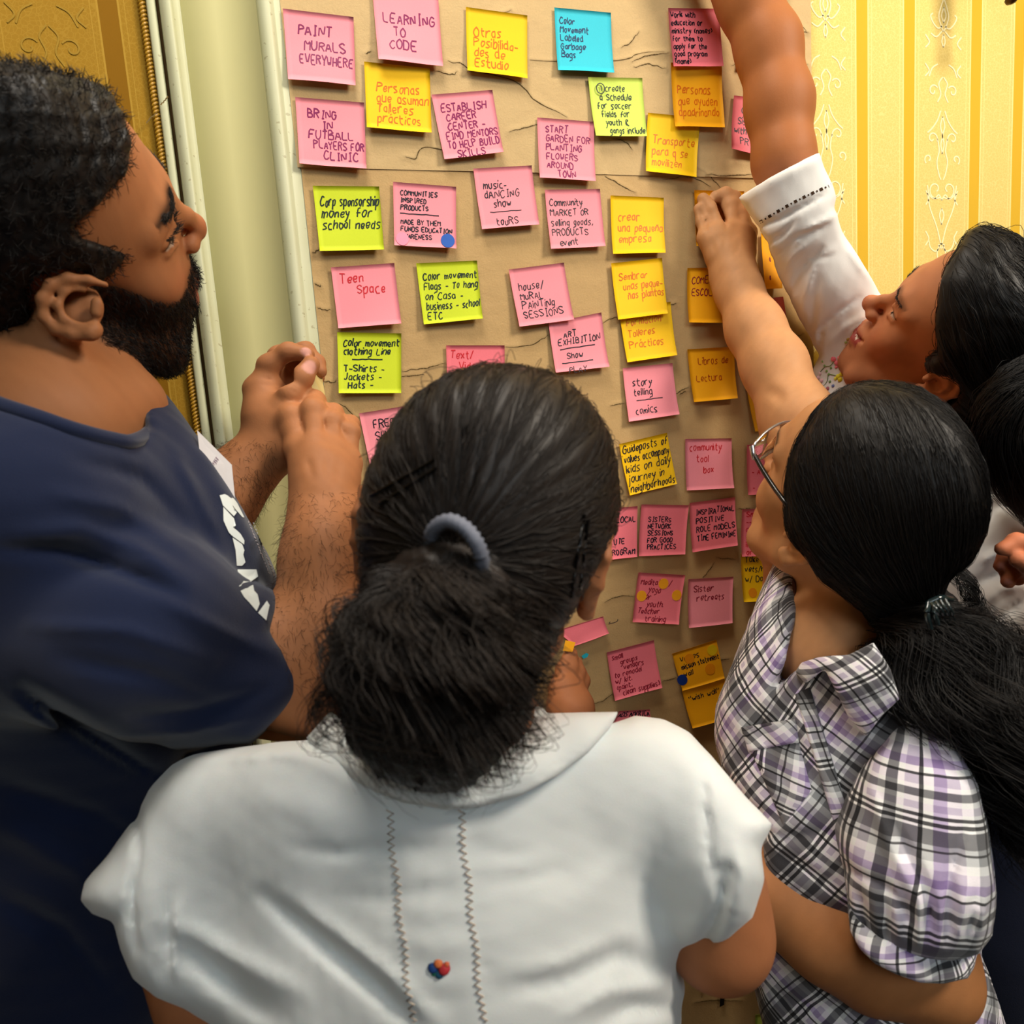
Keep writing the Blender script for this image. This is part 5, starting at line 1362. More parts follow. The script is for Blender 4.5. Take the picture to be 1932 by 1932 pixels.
# plaid cotton: woven from bands along both thread directions; 'cloth' holds thread coordinates in metres
def plaid_mat(name, period=.066, dark=1.0):
    t = NT(name); sep = t.n('ShaderNodeSeparateXYZ')
    av = t.attr('cloth').outputs['Vector']; t.l(av, sep.inputs[0])
    nz = t.noise(14, 3, av); n2 = t.noise(1400, 2, av)
    lv, wh, bk, g1, g2, pu = (208, 202, 214), (250, 250, 250), (8, 8, 14), (92, 92, 96), (170, 172, 174), (166, 150, 184)
    stops = [(0, lv), (.06, wh), (.09, bk), (.125, wh), (.150, bk), (.185, wh), (.21, g1), (.34, g2), (.38, bk), (.40, g2), (.47, wh), (.54, lv), (.62, pu), (.69, wh), (.74, bk), (.765, lv), (.84, wh), (.88, g1), (.95, wh)]
    def bands(sock, off):
        x = t.math('ADD', t.math('MULTIPLY', nz, .10), t.math('ADD', t.math('DIVIDE', sock, period), off + 20))
        r = t.n('ShaderNodeValToRGB'); r.color_ramp.interpolation = 'CONSTANT'; e = r.color_ramp.elements
        while len(e) > 1: e.remove(e[-1])
        for i, (p, c) in enumerate(stops):
            el = e[0] if i == 0 else e.new(p); el.position = p; el.color = (*[float(q) * dark for q in lin(c)], 1)
        t.l(t.math('FRACT', x), r.inputs[0]); return r.outputs[0]
    a, b = bands(sep.outputs[0], .0), bands(sep.outputs[1], .3)
    c = t.mix(.5, a, b); mu = t.mix(1.0, a, b, 'MULTIPLY'); c = t.mix(.80, c, t.mix(1.0, mu, (1.7, 1.7, 1.7), 'MULTIPLY'))
    c.node.clamp_result = True
    c = t.mix(t.math('MULTIPLY', n2, .12), c, lin((120, 118, 124)))
    t.bump(n2, .2, .0006)
    return t.done(c, .88, .15, .15)

# ================================================================== the woman in the plaid shirt
def build_plaid_woman():
    rng = np.random.default_rng(31)
    H = Frame([-3.7984, .8718, -.3838], [.3481, -.0005, .6522])
    M = Model(); add_head(M, H, 1)
    M.chain([H(0, -.025, -.02), H(0, -.035, -.08), at(1575, 1190, .675), at(1570, 1280, .69)], [.048, .048, .048, .060], .03)
    M.chain([at(1575, 1340, .71), at(1590, 1700, .74)], [.06, .08], .05)
    M.chain([at(1480, 1200, .70), at(1570, 1240, .66), at(1740, 1400, .60)], [.030, .05, .030], .04)
    # raised left arm and the pressing hand
    M.chain([at(1492, 1180, .735), at(1512, 1000, .755), at(1512, 800, .765)], [.034, .038, .038], .03, ki=.02)
    M.chain([at(1500, 790, .765), at(1460, 690, .80), at(1424, 620, .828), at(1392, 545, .853), at(1383, 518, .860)], [.038, .0365, .0335, .0275, .0265], .03, ki=.02)
    w = at(1383, 518, .860); K = dict(a=at(1334, 448, .862), b=at(1357, 440, .861), c=at(1381, 438, .866), d=at(1404, 448, .867))
    for q, r in (('a', .0140), ('b', .0150), ('c', .0155), ('d', .0150)): M.chain([w, (w + K[q]) / 2 + (K[q] - w) * .0, K[q]], [.024, .0185, r], .012, ki=.006)
    finger(M, [K['a'], at(1326, 418, .869), at(1318, 394, .869)], .0096, .0070)
    finger(M, [K['b'], at(1344, 398, .867), at(1326, 375, .870)], .0108, .0078)
    finger(M, [K['c'], at(1377, 388, .872), at(1368, 368, .874), at(1350, 372, .872)], .0116, .0084)
    finger(M, [K['d'], at(1394, 402, .874), at(1384, 374, .877), at(1370, 378, .874)], .0106, .0080)
    finger(M, [at(1408, 478, .868), at(1412, 440, .880), at(1398, 408, .878)], .0125, .0090, .008)
    for f in (([(1331, 432), (1322, 405), (1318, 392)], -.0030, 2.6), ([(1372, 425), (1360, 400), (1350, 385)], -.0034, 2.8), ([(1334, 450), (1360, 436), (1384, 436), (1410, 452)], .0010, 8), ([(1345, 455), (1348, 478)], -.0010, 5), ([(1368, 450), (1366, 474)], -.0010, 5), ([(1395, 455), (1388, 480)], -.0010, 5)): M.fold(*f)
    M.fold([(1336, 442), (1331, 415), (1322, 395)], -.0028, 2.4); M.fold([(1372, 432), (1366, 410), (1352, 386)], -.0030, 2.6)
    M.fold([(1440, 735), (1465, 745), (1480, 760)], -.0022, 14)
    # right arm: bare forearm goes behind the white blouse
    M.chain([at(1735, 1450, .61), at(1750, 1640, .600), at(1750, 1825, .592)], [.034, .034, .038], .03, ki=.02)
    M.chain([at(1745, 1838, .590), at(1640, 1808, .590), at(1560, 1755, .59), at(1450, 1680, .615), at(1360, 1690, .665), at(1295, 1740, .715)], [.038, .040, .041, .036, .028, .024], .03, ki=.02)
    M.chain([at(1295, 1740, .715), at(1240, 1790, .76)], [.027, .016], .02)
    lo, hi = bounds([at(1290, 340, .92), at(1540, 800, .70), at(1200, 1820, .78), at(1850, 1930, .52), at(1850, 720, .52), at(1400, 1050, .78), at(1600, 1800, .85)], .02)
    V, F = M.mesh(lo, hi, .0024)
    C = head_cols(H, V, (200, 148, 102), 1)
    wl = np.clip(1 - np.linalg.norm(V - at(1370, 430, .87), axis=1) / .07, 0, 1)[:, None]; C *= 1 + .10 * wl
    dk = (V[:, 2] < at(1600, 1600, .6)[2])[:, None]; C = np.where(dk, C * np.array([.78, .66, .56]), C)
    nails(V, C, [(at(1318, 394, .884), .0055), (at(1327, 374, .884), .0055)], (226, 170, 150))
    Lw = H.local(V); cr = [H(*k) for k in ((.075, -.012, .052), (.06, -.07, .05), (.07, .03, .06), (-.077, -.012, .0), (-.06, .07, .03), (0, .1, 0), (.03, -.03, .13), (0, -.03, -.08))]
    sh_ = [M_CW @ np.array(q) for q in ((-.020, 0, 0), (-.018, -.004, 0), (-.016, 0, 0), (0, 0, 0), (0, 0, 0), (0, 0, 0), (-.006, .006, 0), (0, 0, 0))]
    Wb = warp_fn(cr, [a + b for a, b in zip(cr, sh_)], .06); near = (np.linalg.norm(Lw, axis=1) < .16) & (Lw[:, 0] > -.02)
    V = np.where(near[:, None], Wb(V), V)
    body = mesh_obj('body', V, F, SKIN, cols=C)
    tick('w2 body')
    Hm = Model(); e = lambda c, r, k=.02: Hm.ell(H(*c), r, H.R, k)
    e((0, -.014, .052), (.0930, .1130, .0980)); e((0, -.045, .0), (.086, .080, .085), .03); e((.0, -.060, -.055), (.064, .052, .05), .03); e((-.068, -.022, .018), (.030, .036, .042), .02)
    def cut(L):
        ax = np.abs(L[:, 0]); y, z = L[:, 1], L[:, 2]
        hl = np.where(z > .02, .070 - np.clip(.10 - z, 0, .1) * .55, .030 - (.02 - z) * 1.25)
        return np.maximum(y - hl, -.100 - z)
    Hm.fn(cut_local(H, cut), .006, 0)
    Hm.outline([(1485, 872), (1498, 838), (1515, 812), (1545, 762), (1575, 738), (1607, 722), (1671, 717), (1735, 733), (1770, 756), (1800, 787), (1832, 829), (1856, 885), (1864, 953), (1855, 1008), (1828, 1058), (1785, 1092), (1770, 1130), (1720, 1190), (1660, 1205), (1630, 1150), (1590, 1120), (1549, 1094), (1523, 1050), (1494, 1022), (1474, 988), (1474, 930)], .014)
    tie = at(1748, 1150, 0.585)
    Hm.wave(lambda p: (.0004 * vnoise(p, 260, 6)).astype(np.float32))
    lo, hi = bounds([H(x, y, z) for x in (-.11, .11) for y in (-.15, .11) for z in (-.13, .17)], .01)
    Vh, Fh = Hm.mesh(lo, hi, .0028); hair = mesh_obj('hair', Vh, Fh, HAIR)
    s1 = combed('hair', Vh, Fh, lambda P: np.ones(len(P)), 6500, tie, .075, .00022, HAIR, rng, .10)
    st = mesh_obj('hair_strands', *s1, HAIR, hair); tag(st, kind='stuff')
    B = Model(); B.chain([at(1720, 1130, 0.615), at(1750, 1220, 0.605), at(1810, 1320, 0.595), at(1890, 1420, 0.585), at(1970, 1540, 0.575), at(2000, 1660, 0.585)], [.030, .046, .054, .050, .044, .02], .02, ki=.02)
    B.wave(lambda p: (.004 * vnoise(p, 110, 17) + .002 * vnoise(p, 300, 18)).astype(np.float32))
    B.outline([(1640, 1130), (1700, 1110), (1790, 1100), (1850, 1170), (1900, 1215), (1960, 1240), (2060, 1300), (2080, 1700), (1940, 1700), (1895, 1600), (1868, 1500), (1820, 1420), (1750, 1352), (1690, 1290), (1650, 1220)], .012)
    lo, hi = bounds([at(1600, 1080, 0.515), at(2080, 1080, 0.675), at(2080, 1760, 0.515), at(1600, 1760, 0.675)], .02)
    Vb, Fb = B.mesh(lo, hi, .0034); pony = mesh_obj('ponytail', Vb, Fb, HAIR)
    cur = [tail([at(1735, 1130, 0.595), at(1740, 1190, 0.575), at(1800, 1300, 0.560), at(1880, 1400, 0.550), at(1950, 1520, 0.550), at(1985, 1640, 0.555)], [.018, .042, .052, .050, .046, .03], 2800, 30, .011, 3.4, .00028, rng, 1.0, 36),
           tail([at(1750, 1150, 0.585), at(1810, 1190, 0.575), at(1880, 1225, 0.575), at(1960, 1300, 0.585)], [.014, .024, .034, .03], 520, 20, .008, 2.2, .00024, rng, 1.0, 18),
           tail([at(1780, 1060, 0.635), at(1815, 1110, 0.620), at(1835, 1160, 0.615), at(1870, 1200, 0.610)], [.006, .014, .014, .01], 160, 14, .002, 1.0, .00022, rng, 1.0, 10)]
    mesh_obj('curls', *join(cur), HAIR, pony)['kind'] = 'stuff'
    # claw clip
    clipm = simple('dark_acetate', (30, 42, 44), .12, .7)
    cp = [tubes(catmull([at(1752, 1136, 0.533), at(1749, 1160, 0.529), at(1756, 1186, 0.531)], 14)[None], .0022, 8, False),
          tubes(catmull([at(1762, 1138, 0.531), at(1764, 1160, 0.527), at(1769, 1178, 0.529)], 14)[None], .0020, 8, False),
          tubes(catmull([at(1752, 1137, 0.533), at(1775, 1128, 0.533), at(1795, 1130, 0.541)], 14)[None], .0026, 8, False)]
    for k in range(4): cp.append(tubes(catmull([at(1757 + 9 * k, 1137 - 2 * k, .477), at(1768 + 9 * k, 1152, .472), at(1775 + 9 * k, 1172, .482)], 8)[None], .0012, 6))
    clip = mesh_obj('hair_clip', *join(cp), clipm); clip['label'] = 'dark plastic claw clip'
    tick('w2 hair')
    # spectacles
    G = empty('glasses', H(-.045, .09, .03)); gm = simple('silver_frame', (190, 190, 196), .2, .6, .05, metal=.9); gb = simple('black_temple', (16, 16, 18), .25, .5)
    ts = lambda P, r, n=20: tubes(catmull(P, n)[None], r, 8, False)
    hz = px_of(H(-.068, .072, .030))[2]
    rim = [at(1421, 852, hz), at(1424, 838, hz - .004), at(1445, 815, hz + .004), at(1472, 799, hz + .016), at(1496, 795, hz + .030)]
    low = [at(1421, 856, hz), at(1432, 868, hz + .004), at(1452, 856, hz + .012), at(1470, 845, hz + .02), at(1484, 828, hz + .028)]
    g1 = mesh_obj('rim', *ts(rim, .0016), gm); g2 = mesh_obj('lower_rim', *ts(low, .0008), gm)
    hn = mesh_obj('hinge', *ts([at(1418, 842, hz - .004), at(1421, 856, hz - .006), at(1424, 866, hz - .005)], .0026, 8), gm)
    eg = [at(1423, 858, hz - .005), at(1440, 888, hz - .016), at(1462, 922, hz - .030), at(1484, 952, hz - .045), at(1505, 985, hz - .05)]
    tp = mesh_obj('temple', *ts(eg, .0024), gb)
    lens_m = NT('lens'); lens_m.b.inputs['Transmission Weight'].default_value = 1.0; lens_m.b.inputs['IOR'].default_value = 1.15; lens_m = lens_m.done((1, 1, 1), .02, .4)
    pl = np.concatenate([catmull(rim, 14), catmull(low, 14)[::-1]]); c0 = pl.mean(0)
    Vl = np.concatenate([pl, [c0], pl + M_CW @ np.array([0, 0, .0012]), [c0 + M_CW @ np.array([0, 0, .0012])]]); nn = len(pl)
    Fl = [(i, (i + 1) % nn, nn) for i in range(nn)] + [(nn + 1 + (i + 1) % nn, nn + 1 + i, 2 * nn + 1) for i in range(nn)] + [(i, nn + 1 + i, nn + 1 + (i + 1) % nn, (i + 1) % nn) for i in range(nn)]
    ln = mesh_obj('lens', Vl, Fl, lens_m)
    for o in (g1, g2, hn, tp, ln): o.parent = G; o.matrix_parent_inverse = Matrix.Translation(-Vector(G.location))
    tp['label'] = 'black temple arm'; g1['label'] = 'silver metal rim'
    # shirt
    PL = plaid_mat('plaid_cotton')
    def uvw(V, a, b, s=1.0): 
        a = M_CW @ np.array(a, float); b = M_CW @ np.array(b, float); return np.stack([V @ a, V @ b], 1) * s
    def cyl(V, a, b, r, rot):
        ax = (b - a) / np.linalg.norm(b - a); e1 = np.cross(ax, M_CW @ np.array([1., 0, 0])); e1 /= np.linalg.norm(e1); e2 = np.cross(ax, e1)
        q = V - a; u = np.arctan2(q @ e2, -(q @ e1)) * r; v = q @ ax; c, s = math.cos(rot), math.sin(rot)
        sg = np.sign(e1 @ (M_CW @ np.array([0, 0, 1.])))
        u = np.arctan2(q @ e2, -sg * (q @ e1)) * r
        return np.stack([u * c - v * s, u * s + v * c], 1)
    T = Model()
    T.chain([at(1570, 1330, .68), at(1560, 1500, .70), at(1590, 1750, .71), at(1660, 2050, .72)], [.11, .145, .135, .15], .05, ki=.04)
    T.chain([at(1740, 1760, .68), at(1790, 1900, .68), at(1790, 2100, .68)], [.06, .085, .10], .03)
    T.chain([at(1450, 1330, .69), at(1470, 1210, .715), at(1488, 1095, .738)], [.066, .060, .052], .03, ki=.02)
    T.chain([at(1560, 1270, .65), at(1680, 1340, .61), at(1730, 1420, .60)], [.05, .055, .06], .05)
    T.outline([(1462, 1052), (1480, 1062), (1500, 1090), (1504, 1150), (1480, 1250), (1462, 1300), (1500, 1268), (1540, 1240), (1600, 1235), (1660, 1225), (1760, 1300), (1850, 1420), (1870, 1560), (1870, 1700), (1850, 1800), (1880, 1880), (1905, 1960), (1920, 2300), (1450, 2300), (1440, 1932), (1420, 1850), (1404, 1790), (1420, 1720), (1440, 1640), (1440, 1560), (1395, 1510), (1362, 1450), (1348, 1390), (1352, 1330), (1375, 1270), (1405, 1195), (1436, 1115)], .012)
    for f in (([(1420, 1320), (1450, 1400), (1480, 1480), (1470, 1550)], -.0028, 8), ([(1375, 1340), (1420, 1420), (1470, 1500)], .002, 10), ([(1350, 1450), (1410, 1520), (1470, 1550)], -.0025, 10), ([(1480, 1060), (1440, 1180), (1400, 1290)], .002, 8), ([(1500, 1340), (1540, 1430), (1580, 1510)], .0025, 9), ([(1480, 1350), (1520, 1440), (1560, 1520)], -.003, 7),
              ([(1450, 1600), (1520, 1640), (1590, 1680)], -.004, 12), ([(1400, 1560), (1480, 1580), (1580, 1570)], -.004, 10), ([(1430, 1860), (1520, 1900), (1620, 1910)], -.003, 12), ([(1830, 1830), (1850, 1880), (1870, 1932)], -.002, 8), ([(1700, 1900), (1760, 1932)], .002, 14)): T.fold(*f)
    T.wave(lambda p: (.0012 * vnoise(p, 55, 22) + .0006 * vnoise(p, 140, 23)).astype(np.float32))
    lo, hi = bounds([at(1330, 1040, .60), at(1950, 1200, .50), at(1330, 2080, .58), at(1950, 2080, .60), at(1600, 1700, .90), at(1500, 1050, .82)], .015)
    Vt, Ft = T.mesh(lo, hi, .0036)
    shirt = mesh_obj('shirt', Vt, Ft, PL, uv=cyl(Vt, at(1560, 1300, .70), at(1600, 1900, .71), .14, .62) * .82)
    S = Model()
    S.chain([at(1725, 1400, .590), at(1735, 1500, .566), at(1730, 1620, .555), at(1730, 1730, .556), at(1738, 1800, .565)], [.056, .066, .072, .068, .055], .02, ki=.02)
    S.outline([(1660, 1400), (1690, 1340), (1740, 1345), (1808, 1408), (1845, 1480), (1866, 1570), (1880, 1685), (1872, 1765), (1846, 1800), (1780, 1812), (1700, 1800), (1640, 1770), (1604, 1722), (1600, 1690), (1590, 1630), (1567, 1560), (1590, 1500), (1625, 1450)], .018)
    for k in range(13):
        x = 1625 + k * 18; S.fold([(x, 1790 - abs(k - 6) * 3), (x + (k - 6) * 2, 1740), (x + (k - 6) * 4, 1660 + 10 * (k % 3))], (-.0036 if k % 2 else .0034), 6)
    for f in (([(1690, 1560), (1740, 1660), (1760, 1760)], -0.0060, 9), ([(1640, 1480), (1680, 1600), (1740, 1720)], 0.0045, 12), ([(1820, 1560), (1790, 1660), (1780, 1760)], -0.0060, 9), ([(1680, 1400), (1740, 1400), (1800, 1420)], -0.0037, 9), ([(1600, 1640), (1680, 1680), (1720, 1740)], -0.0045, 9)): S.fold(*f)
    S.wave(lambda p: (.0015 * vnoise(p, 60, 32)).astype(np.float32))
    lo, hi = bounds([at(1540, 1310, .46), at(1910, 1310, .46), at(1540, 1860, .66), at(1910, 1860, .66)], .015)
    Vs, Fs = S.mesh(lo, hi, .0030)
    sleeve = mesh_obj('sleeve', Vs, Fs, PL, uv=cyl(Vs, at(1725, 1400, .60), at(1738, 1800, .580), .066, .06) * .78 + .021)
    Cf = Model()
    Cf.chain([at(1612, 1735, .535), at(1650, 1785, .523), at(1700, 1812, .518), at(1760, 1820, .522), at(1825, 1805, .535)], [.018, .020, .020, .020, .016], .01, ki=.01)
    Cf.outline([(1598, 1700), (1618, 1735), (1660, 1768), (1710, 1786), (1770, 1792), (1846, 1790), (1838, 1826), (1826, 1846), (1780, 1856), (1735, 1854), (1690, 1838), (1650, 1818), (1622, 1790), (1604, 1758)], .004)
    for k in range(18): Cf.fold([(1612 + k * 13, 1735 + 40 * math.sin(k / 18 * 3.1) + 4), (1612 + k * 13, 1752 + 40 * math.sin(k / 18 * 3.1))], -.0009, 3)
    lo, hi = bounds([at(1590, 1690, .48), at(1860, 1690, .48), at(1590, 1870, .57), at(1860, 1870, .57)], .01)
    Vc, Fc = Cf.mesh(lo, hi, .0024); cuff = mesh_obj('cuff', Vc, Fc, PL, uv=cyl(Vc, at(1715, 1650, .57), at(1730, 1850, .575), .055, .0) * 1.3)
    Kc = Model()
    Kc.chain([at(1530, 1262, 0.609), at(1600, 1262, 0.584), at(1660, 1268, 0.564), at(1700, 1330, 0.554)], [.030, .034, .034, .02], .01, ki=.015)
    Kc.chain([at(1620, 1300, 0.569), at(1650, 1350, 0.559)], [.03, .024], .02)
    Kc.outline([(1500, 1268), (1512, 1250), (1545, 1240), (1600, 1236), (1648, 1212), (1680, 1262), (1698, 1318), (1664, 1350), (1634, 1390), (1600, 1352), (1575, 1300), (1556, 1262), (1520, 1290)], .005)
    lo, hi = bounds([at(1480, 1190, 0.524), at(1720, 1190, 0.524), at(1480, 1410, 0.644), at(1720, 1410, 0.644)], .01)
    Vk, Fk = Kc.mesh(lo, hi, .0024); coll = mesh_obj('collar', Vk, Fk, PL, uv=uvw(Vk, (.75, -.62, 0), (.62, .75, 0), 1.15) + .05)
    Lp = Model()   # folded-open front edge with the shade on its inside painted dark brown
    Lp.chain([at(1500, 1100, .690), at(1502, 1160, .680), at(1484, 1240, .668), at(1450, 1310, .660)], [.008, .012, .014, .010], .01, ki=.01)
    Lp.outline([(1496, 1085), (1506, 1120), (1508, 1165), (1496, 1210), (1478, 1260), (1452, 1320), (1438, 1328), (1456, 1280), (1474, 1220), (1488, 1150)], .003)
    lo, hi = bounds([at(1430, 1080, .63), at(1515, 1080, .72), at(1430, 1340, .63), at(1515, 1340, .72)], .01)
    Vl_, Fl_ = Lp.mesh(lo, hi, .0022); lap = mesh_obj('lapel', Vl_, Fl_, cloth_mat('shaded_inside', (96, 62, 52), .85, 900)); lap['label'] = 'shaded brown inside of the open collar'
    bv = surf_bvh(Vt, Ft); d = at(1448, 1452, 1.0) - CAM; d /= np.linalg.norm(d); loc = bv.ray_cast(Vector(CAM), Vector(d))[0]
    btn = None
    def hit(u, v, lift):
        d_ = at(u, v, 1.0) - CAM; d_ /= np.linalg.norm(d_); l_ = bv.ray_cast(Vector(CAM), Vector(d_))[0]
        return (np.array(l_) if l_ is not None else at(u, v, .58)) - d_ * lift
    def patch(name, c4, lift, uvs, n=14):
        c4 = np.array(c4, float); S_, T_ = np.meshgrid(np.linspace(0, 1, n), np.linspace(0, 1, n), indexing='ij'); q_ = quad(c4, S_, T_).reshape(-1, 2)
        rim_ = np.minimum(np.minimum(S_, 1 - S_), np.minimum(T_, 1 - T_)).ravel()
        Vp = np.array([hit(u, v, lift * min(1, .25 + 9 * r_)) for (u, v), r_ in zip(q_, rim_)]); return mesh_obj(name, Vp, grid_faces(n, n), PL, uv=uvw(Vp, *uvs))
    pocket = patch('pocket', [(1400, 1378), (1496, 1362), (1532, 1492), (1478, 1556)], .0032, ((.95, .25, 0), (-.25, .95, 0)))
    flap = patch('pocket_flap', [(1398, 1372), (1500, 1356), (1508, 1402), (1412, 1420)], .0052, ((.7, .7, 0), (-.7, .7, 0)))
    placket = patch('placket', [(1500, 1310), (1528, 1296), (1600, 1530), (1572, 1548)], .0030, ((.3, .95, 0), (-.95, .3, 0)))
    if loc is not None:
        V_, F_ = lathe([(.0001, .0018), (.003, .0020), (.0048, .0014), (.005, 0), (.0001, -.0005)], (0, 0, 0), 16); c = np.array(loc); n = -d; up = np.cross(n, [0, 0, 1]); up /= np.linalg.norm(up)
        btn = mesh_obj('button', c + V_[:, :1] * up + V_[:, 1:2] * np.cross(n, up) + V_[:, 2:3] * n, F_, simple('brown_button', (92, 70, 62), .3, .5))
    root = person('black-haired woman with spectacles and plaid shirt, pressing an orange note to the wall', at(1620, 1600, .68))
    adopt(root, body, hair, pony, clip, G, shirt, sleeve, cuff, coll, lap, btn, pocket, flap, placket)
    tick('w2 cloth')
build_plaid_woman()

# ================================================================== the smiling woman reaching up at the right
def build_reaching_woman():
    rng = np.random.default_rng(41)
    H = Frame([2.4873, -1.2495, .3386], [.5164, -.1979, .7479], .92)
    land = {(0, .118, -.01): (1632, 567), (0, .09, .035): (1697, 556), (0, .075, .09): (1780, 497), (0, .097, -.055): (1613, 632), (0, .1, -.035): (1630, 606), (0, .092, -.085): (1594, 670), (-.078, -.014, .004): (1777, 724), (-.032, .078, .03): (1694, 590), (-.06, .03, -.03): (1700, 690), (0, -.02, .13): (1905, 560)}
    W = warp_fn([H(*k) for k in land], [at(u, v, px_of(H(*k))[2]) for k, (u, v) in land.items()], .06)
    M = Model(); add_head(M, H, 1, smile=1)
    M.chain([H(0, -.025, -.02), H(0, -.035, -.07), at(1750, 830, .78), at(1800, 930, .81)], [.048, .048, .048, .05], .03)
    M.chain([at(1810, 950, .82), at(1880, 1300, .83)], [.05, .08], .05)
    M.chain([at(1680, 740, .90), at(1585, 590, .865), at(1515, 430, .82), at(1478, 300, .80), at(1470, 200, .80), at(1450, 90, .80), at(1412, 0, .80)], [.036, .034, .032, .034, .0375, .036, .034], .03, ki=.02)
    M.chain([at(1412, 0, .80), at(1340, -110, .80), at(1270, -200, .79)], [.034, .029, .024], .02, ki=.02)
    w = at(1270, -200, .79)
    for q in ((1235, -262, .79), (1222, -245, .792), (1250, -272, .79), (1212, -225, .794)):
        k_ = at(*q); M.chain([w, k_], [.022, .013], .01); finger(M, [k_, k_ + (k_ - w) * .35 + np.array([0, .004, 0]), k_ + (k_ - w) * .62 + np.array([0, .008, 0])], .009, .0065)
    lo, hi = bounds([at(1560, 480, .62), at(1990, 850, .92), at(1200, -300, .88), at(1500, -100, .76), at(1950, 1300, .96), at(1600, 900, .74)], .02)
    V, F = M.mesh(lo, hi, .0023)
    C = head_cols(H, V, (188, 126, 88), 1, (150, 66, 58), browd=.55)
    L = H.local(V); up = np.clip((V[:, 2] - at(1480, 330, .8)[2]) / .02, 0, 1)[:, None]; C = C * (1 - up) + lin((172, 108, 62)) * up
    teeth = (np.abs(L[:, 2] + .0478 + .0) < .0022) & (np.abs(L[:, 0]) < .017) & (L[:, 1] > .083) & (L[:, 1] < .100); C[teeth] = lin((220, 206, 190))
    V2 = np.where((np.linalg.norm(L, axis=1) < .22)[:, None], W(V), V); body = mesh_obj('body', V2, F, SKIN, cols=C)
    brow = fuzz('eyebrow', V, F, lambda P: (lambda L: (np.abs(L[:, 2] - .051) < .0014) * (np.abs(L[:, 0]) > .012) * (np.abs(L[:, 0]) < .046) * (L[:, 1] > .045))(H.local(P)), 320, .005, .00016, HAIR, None, lambda P: np.sign(H.local(P)[:, :1]) * (H.R @ np.array([1.0, -.3, .1]))[None], rng, .2)
    me = brow.data; co = np.empty(len(me.vertices) * 3, np.float32); me.vertices.foreach_get('co', co); me.vertices.foreach_set('co', W(co.reshape(-1, 3)).astype(np.float32).ravel())
    tick('w3 body')
    Hm = Model(); e = lambda c, r, k=.02: Hm.ell(H(*c), r, H.R, k)
    e((0, -.014, .052), (.0870, .1080, .0900)); e((0, -.045, .0), (.080, .072, .082), .03); e((0, .040, .085), (.062, .046, .040), .02); e((0, -.06, -.05), (.06, .05, .05), .03); e((0, .055, .105), (.030, .022, .020), .015)
    def cut(L):
        ax = np.abs(L[:, 0]); y, z = L[:, 1], L[:, 2]
        hl = .074 - np.clip(.105 - z, 0, .06) * .85 - .1 * np.clip(ax - .03, 0, 1) - np.clip(.045 - z, 0, .03) * .0
        hl = np.where(z < .02, .022 - (.02 - z) * 1.3, hl)
        ear = .027 - np.sqrt(((y + .014) / .85) ** 2 + ((z + .002) / 1.3) ** 2) + (ax < .055) * -.1
        return np.maximum(np.maximum(y - hl, -.095 - z), ear)
    Hm.fn(cut_local(H, cut), .005, 0)
    tie = H(-.03, -.125, -.02)
    def ridges(p):
        q = (p - tie.astype(np.float32)) @ H.R.astype(np.float32); a = np.arctan2(q[:, 2], q[:, 1]) ; b = np.arctan2(q[:, 0], q[:, 1])
        return (.0007 * np.sin(a * 40 + 2 * vnoise(p, 40, 2)) + .0004 * np.sin(b * 40)).astype(np.float32)
    Hm.wave(ridges)
    lo, hi = bounds([H(x, y, z) for x in (-.11, .11) for y in (-.15, .11) for z in (-.13, .17)], .01)
    Vh, Fh = Hm.mesh(lo, hi, .0027); hair = mesh_obj('hair', W(Vh), Fh, HAIR)
    s1 = combed('hair', Vh, Fh, lambda P: (px_of(P)[2] < .80) + .15, 3400, tie, .085, .00030, HAIR, rng, .10, 9, .0022)
    s2 = combed('hair', Vh, Fh, lambda P: (px_of(P)[2] < .78) * 1.0, 200, tie, .07, .00025, HAIR, rng, .5, 9, .006)
    Vs_, Fs_ = join([s1, s2]); tag(mesh_obj('hair_strands', W(Vs_), Fs_, HAIR, hair), kind='stuff')
    B = Model(); B.chain([W(np.array([tie]))[0], at(1945, 720, .65), at(1930, 800, .64), at(1955, 900, .65), at(1990, 990, .67)], [.018, .032, .036, .034, .018], .02, ki=.02)
    B.wave(lambda p: (.003 * vnoise(p, 110, 27)).astype(np.float32))
    lo, hi = bounds([at(1860, 640, .58), at(2080, 640, .78), at(1860, 1050, .58), at(2080, 1050, .78)], .02)
    Vb, Fb = B.mesh(lo, hi, .0036); pony = mesh_obj('ponytail', Vb, Fb, HAIR)
    tag(mesh_obj('curls', *tail([W(np.array([tie]))[0], at(1942, 720, .63), at(1925, 800, .62), at(1945, 900, .635), at(1985, 1000, .66)], [.012, .030, .036, .034, .02], 1500, 22, .003, 1.6, .0003, rng, 1.0, 24), HAIR, pony), kind='stuff')
    tick('w3 hair')
    # white embroidered blouse
    T = Model()
    T.chain([at(1478, 330, .797), at(1502, 415, .812), at(1550, 520, .838), at(1600, 640, .880), at(1650, 740, .905)], [.060, .058, .058, .060, .062], .03, ki=.02)
    T.chain([at(1600, 760, .89), at(1760, 850, .86), at(1900, 870, .80), at(1990, 890, .80)], [.05, .06, .085, .08], .05, ki=.03)
    T.chain([at(1850, 980, .81), at(1900, 1300, .81), at(1900, 1700, .81)], [.12, .13, .13], .05, ki=.03)
    T.ball(at(2000, 1000, .77), .09, .05)
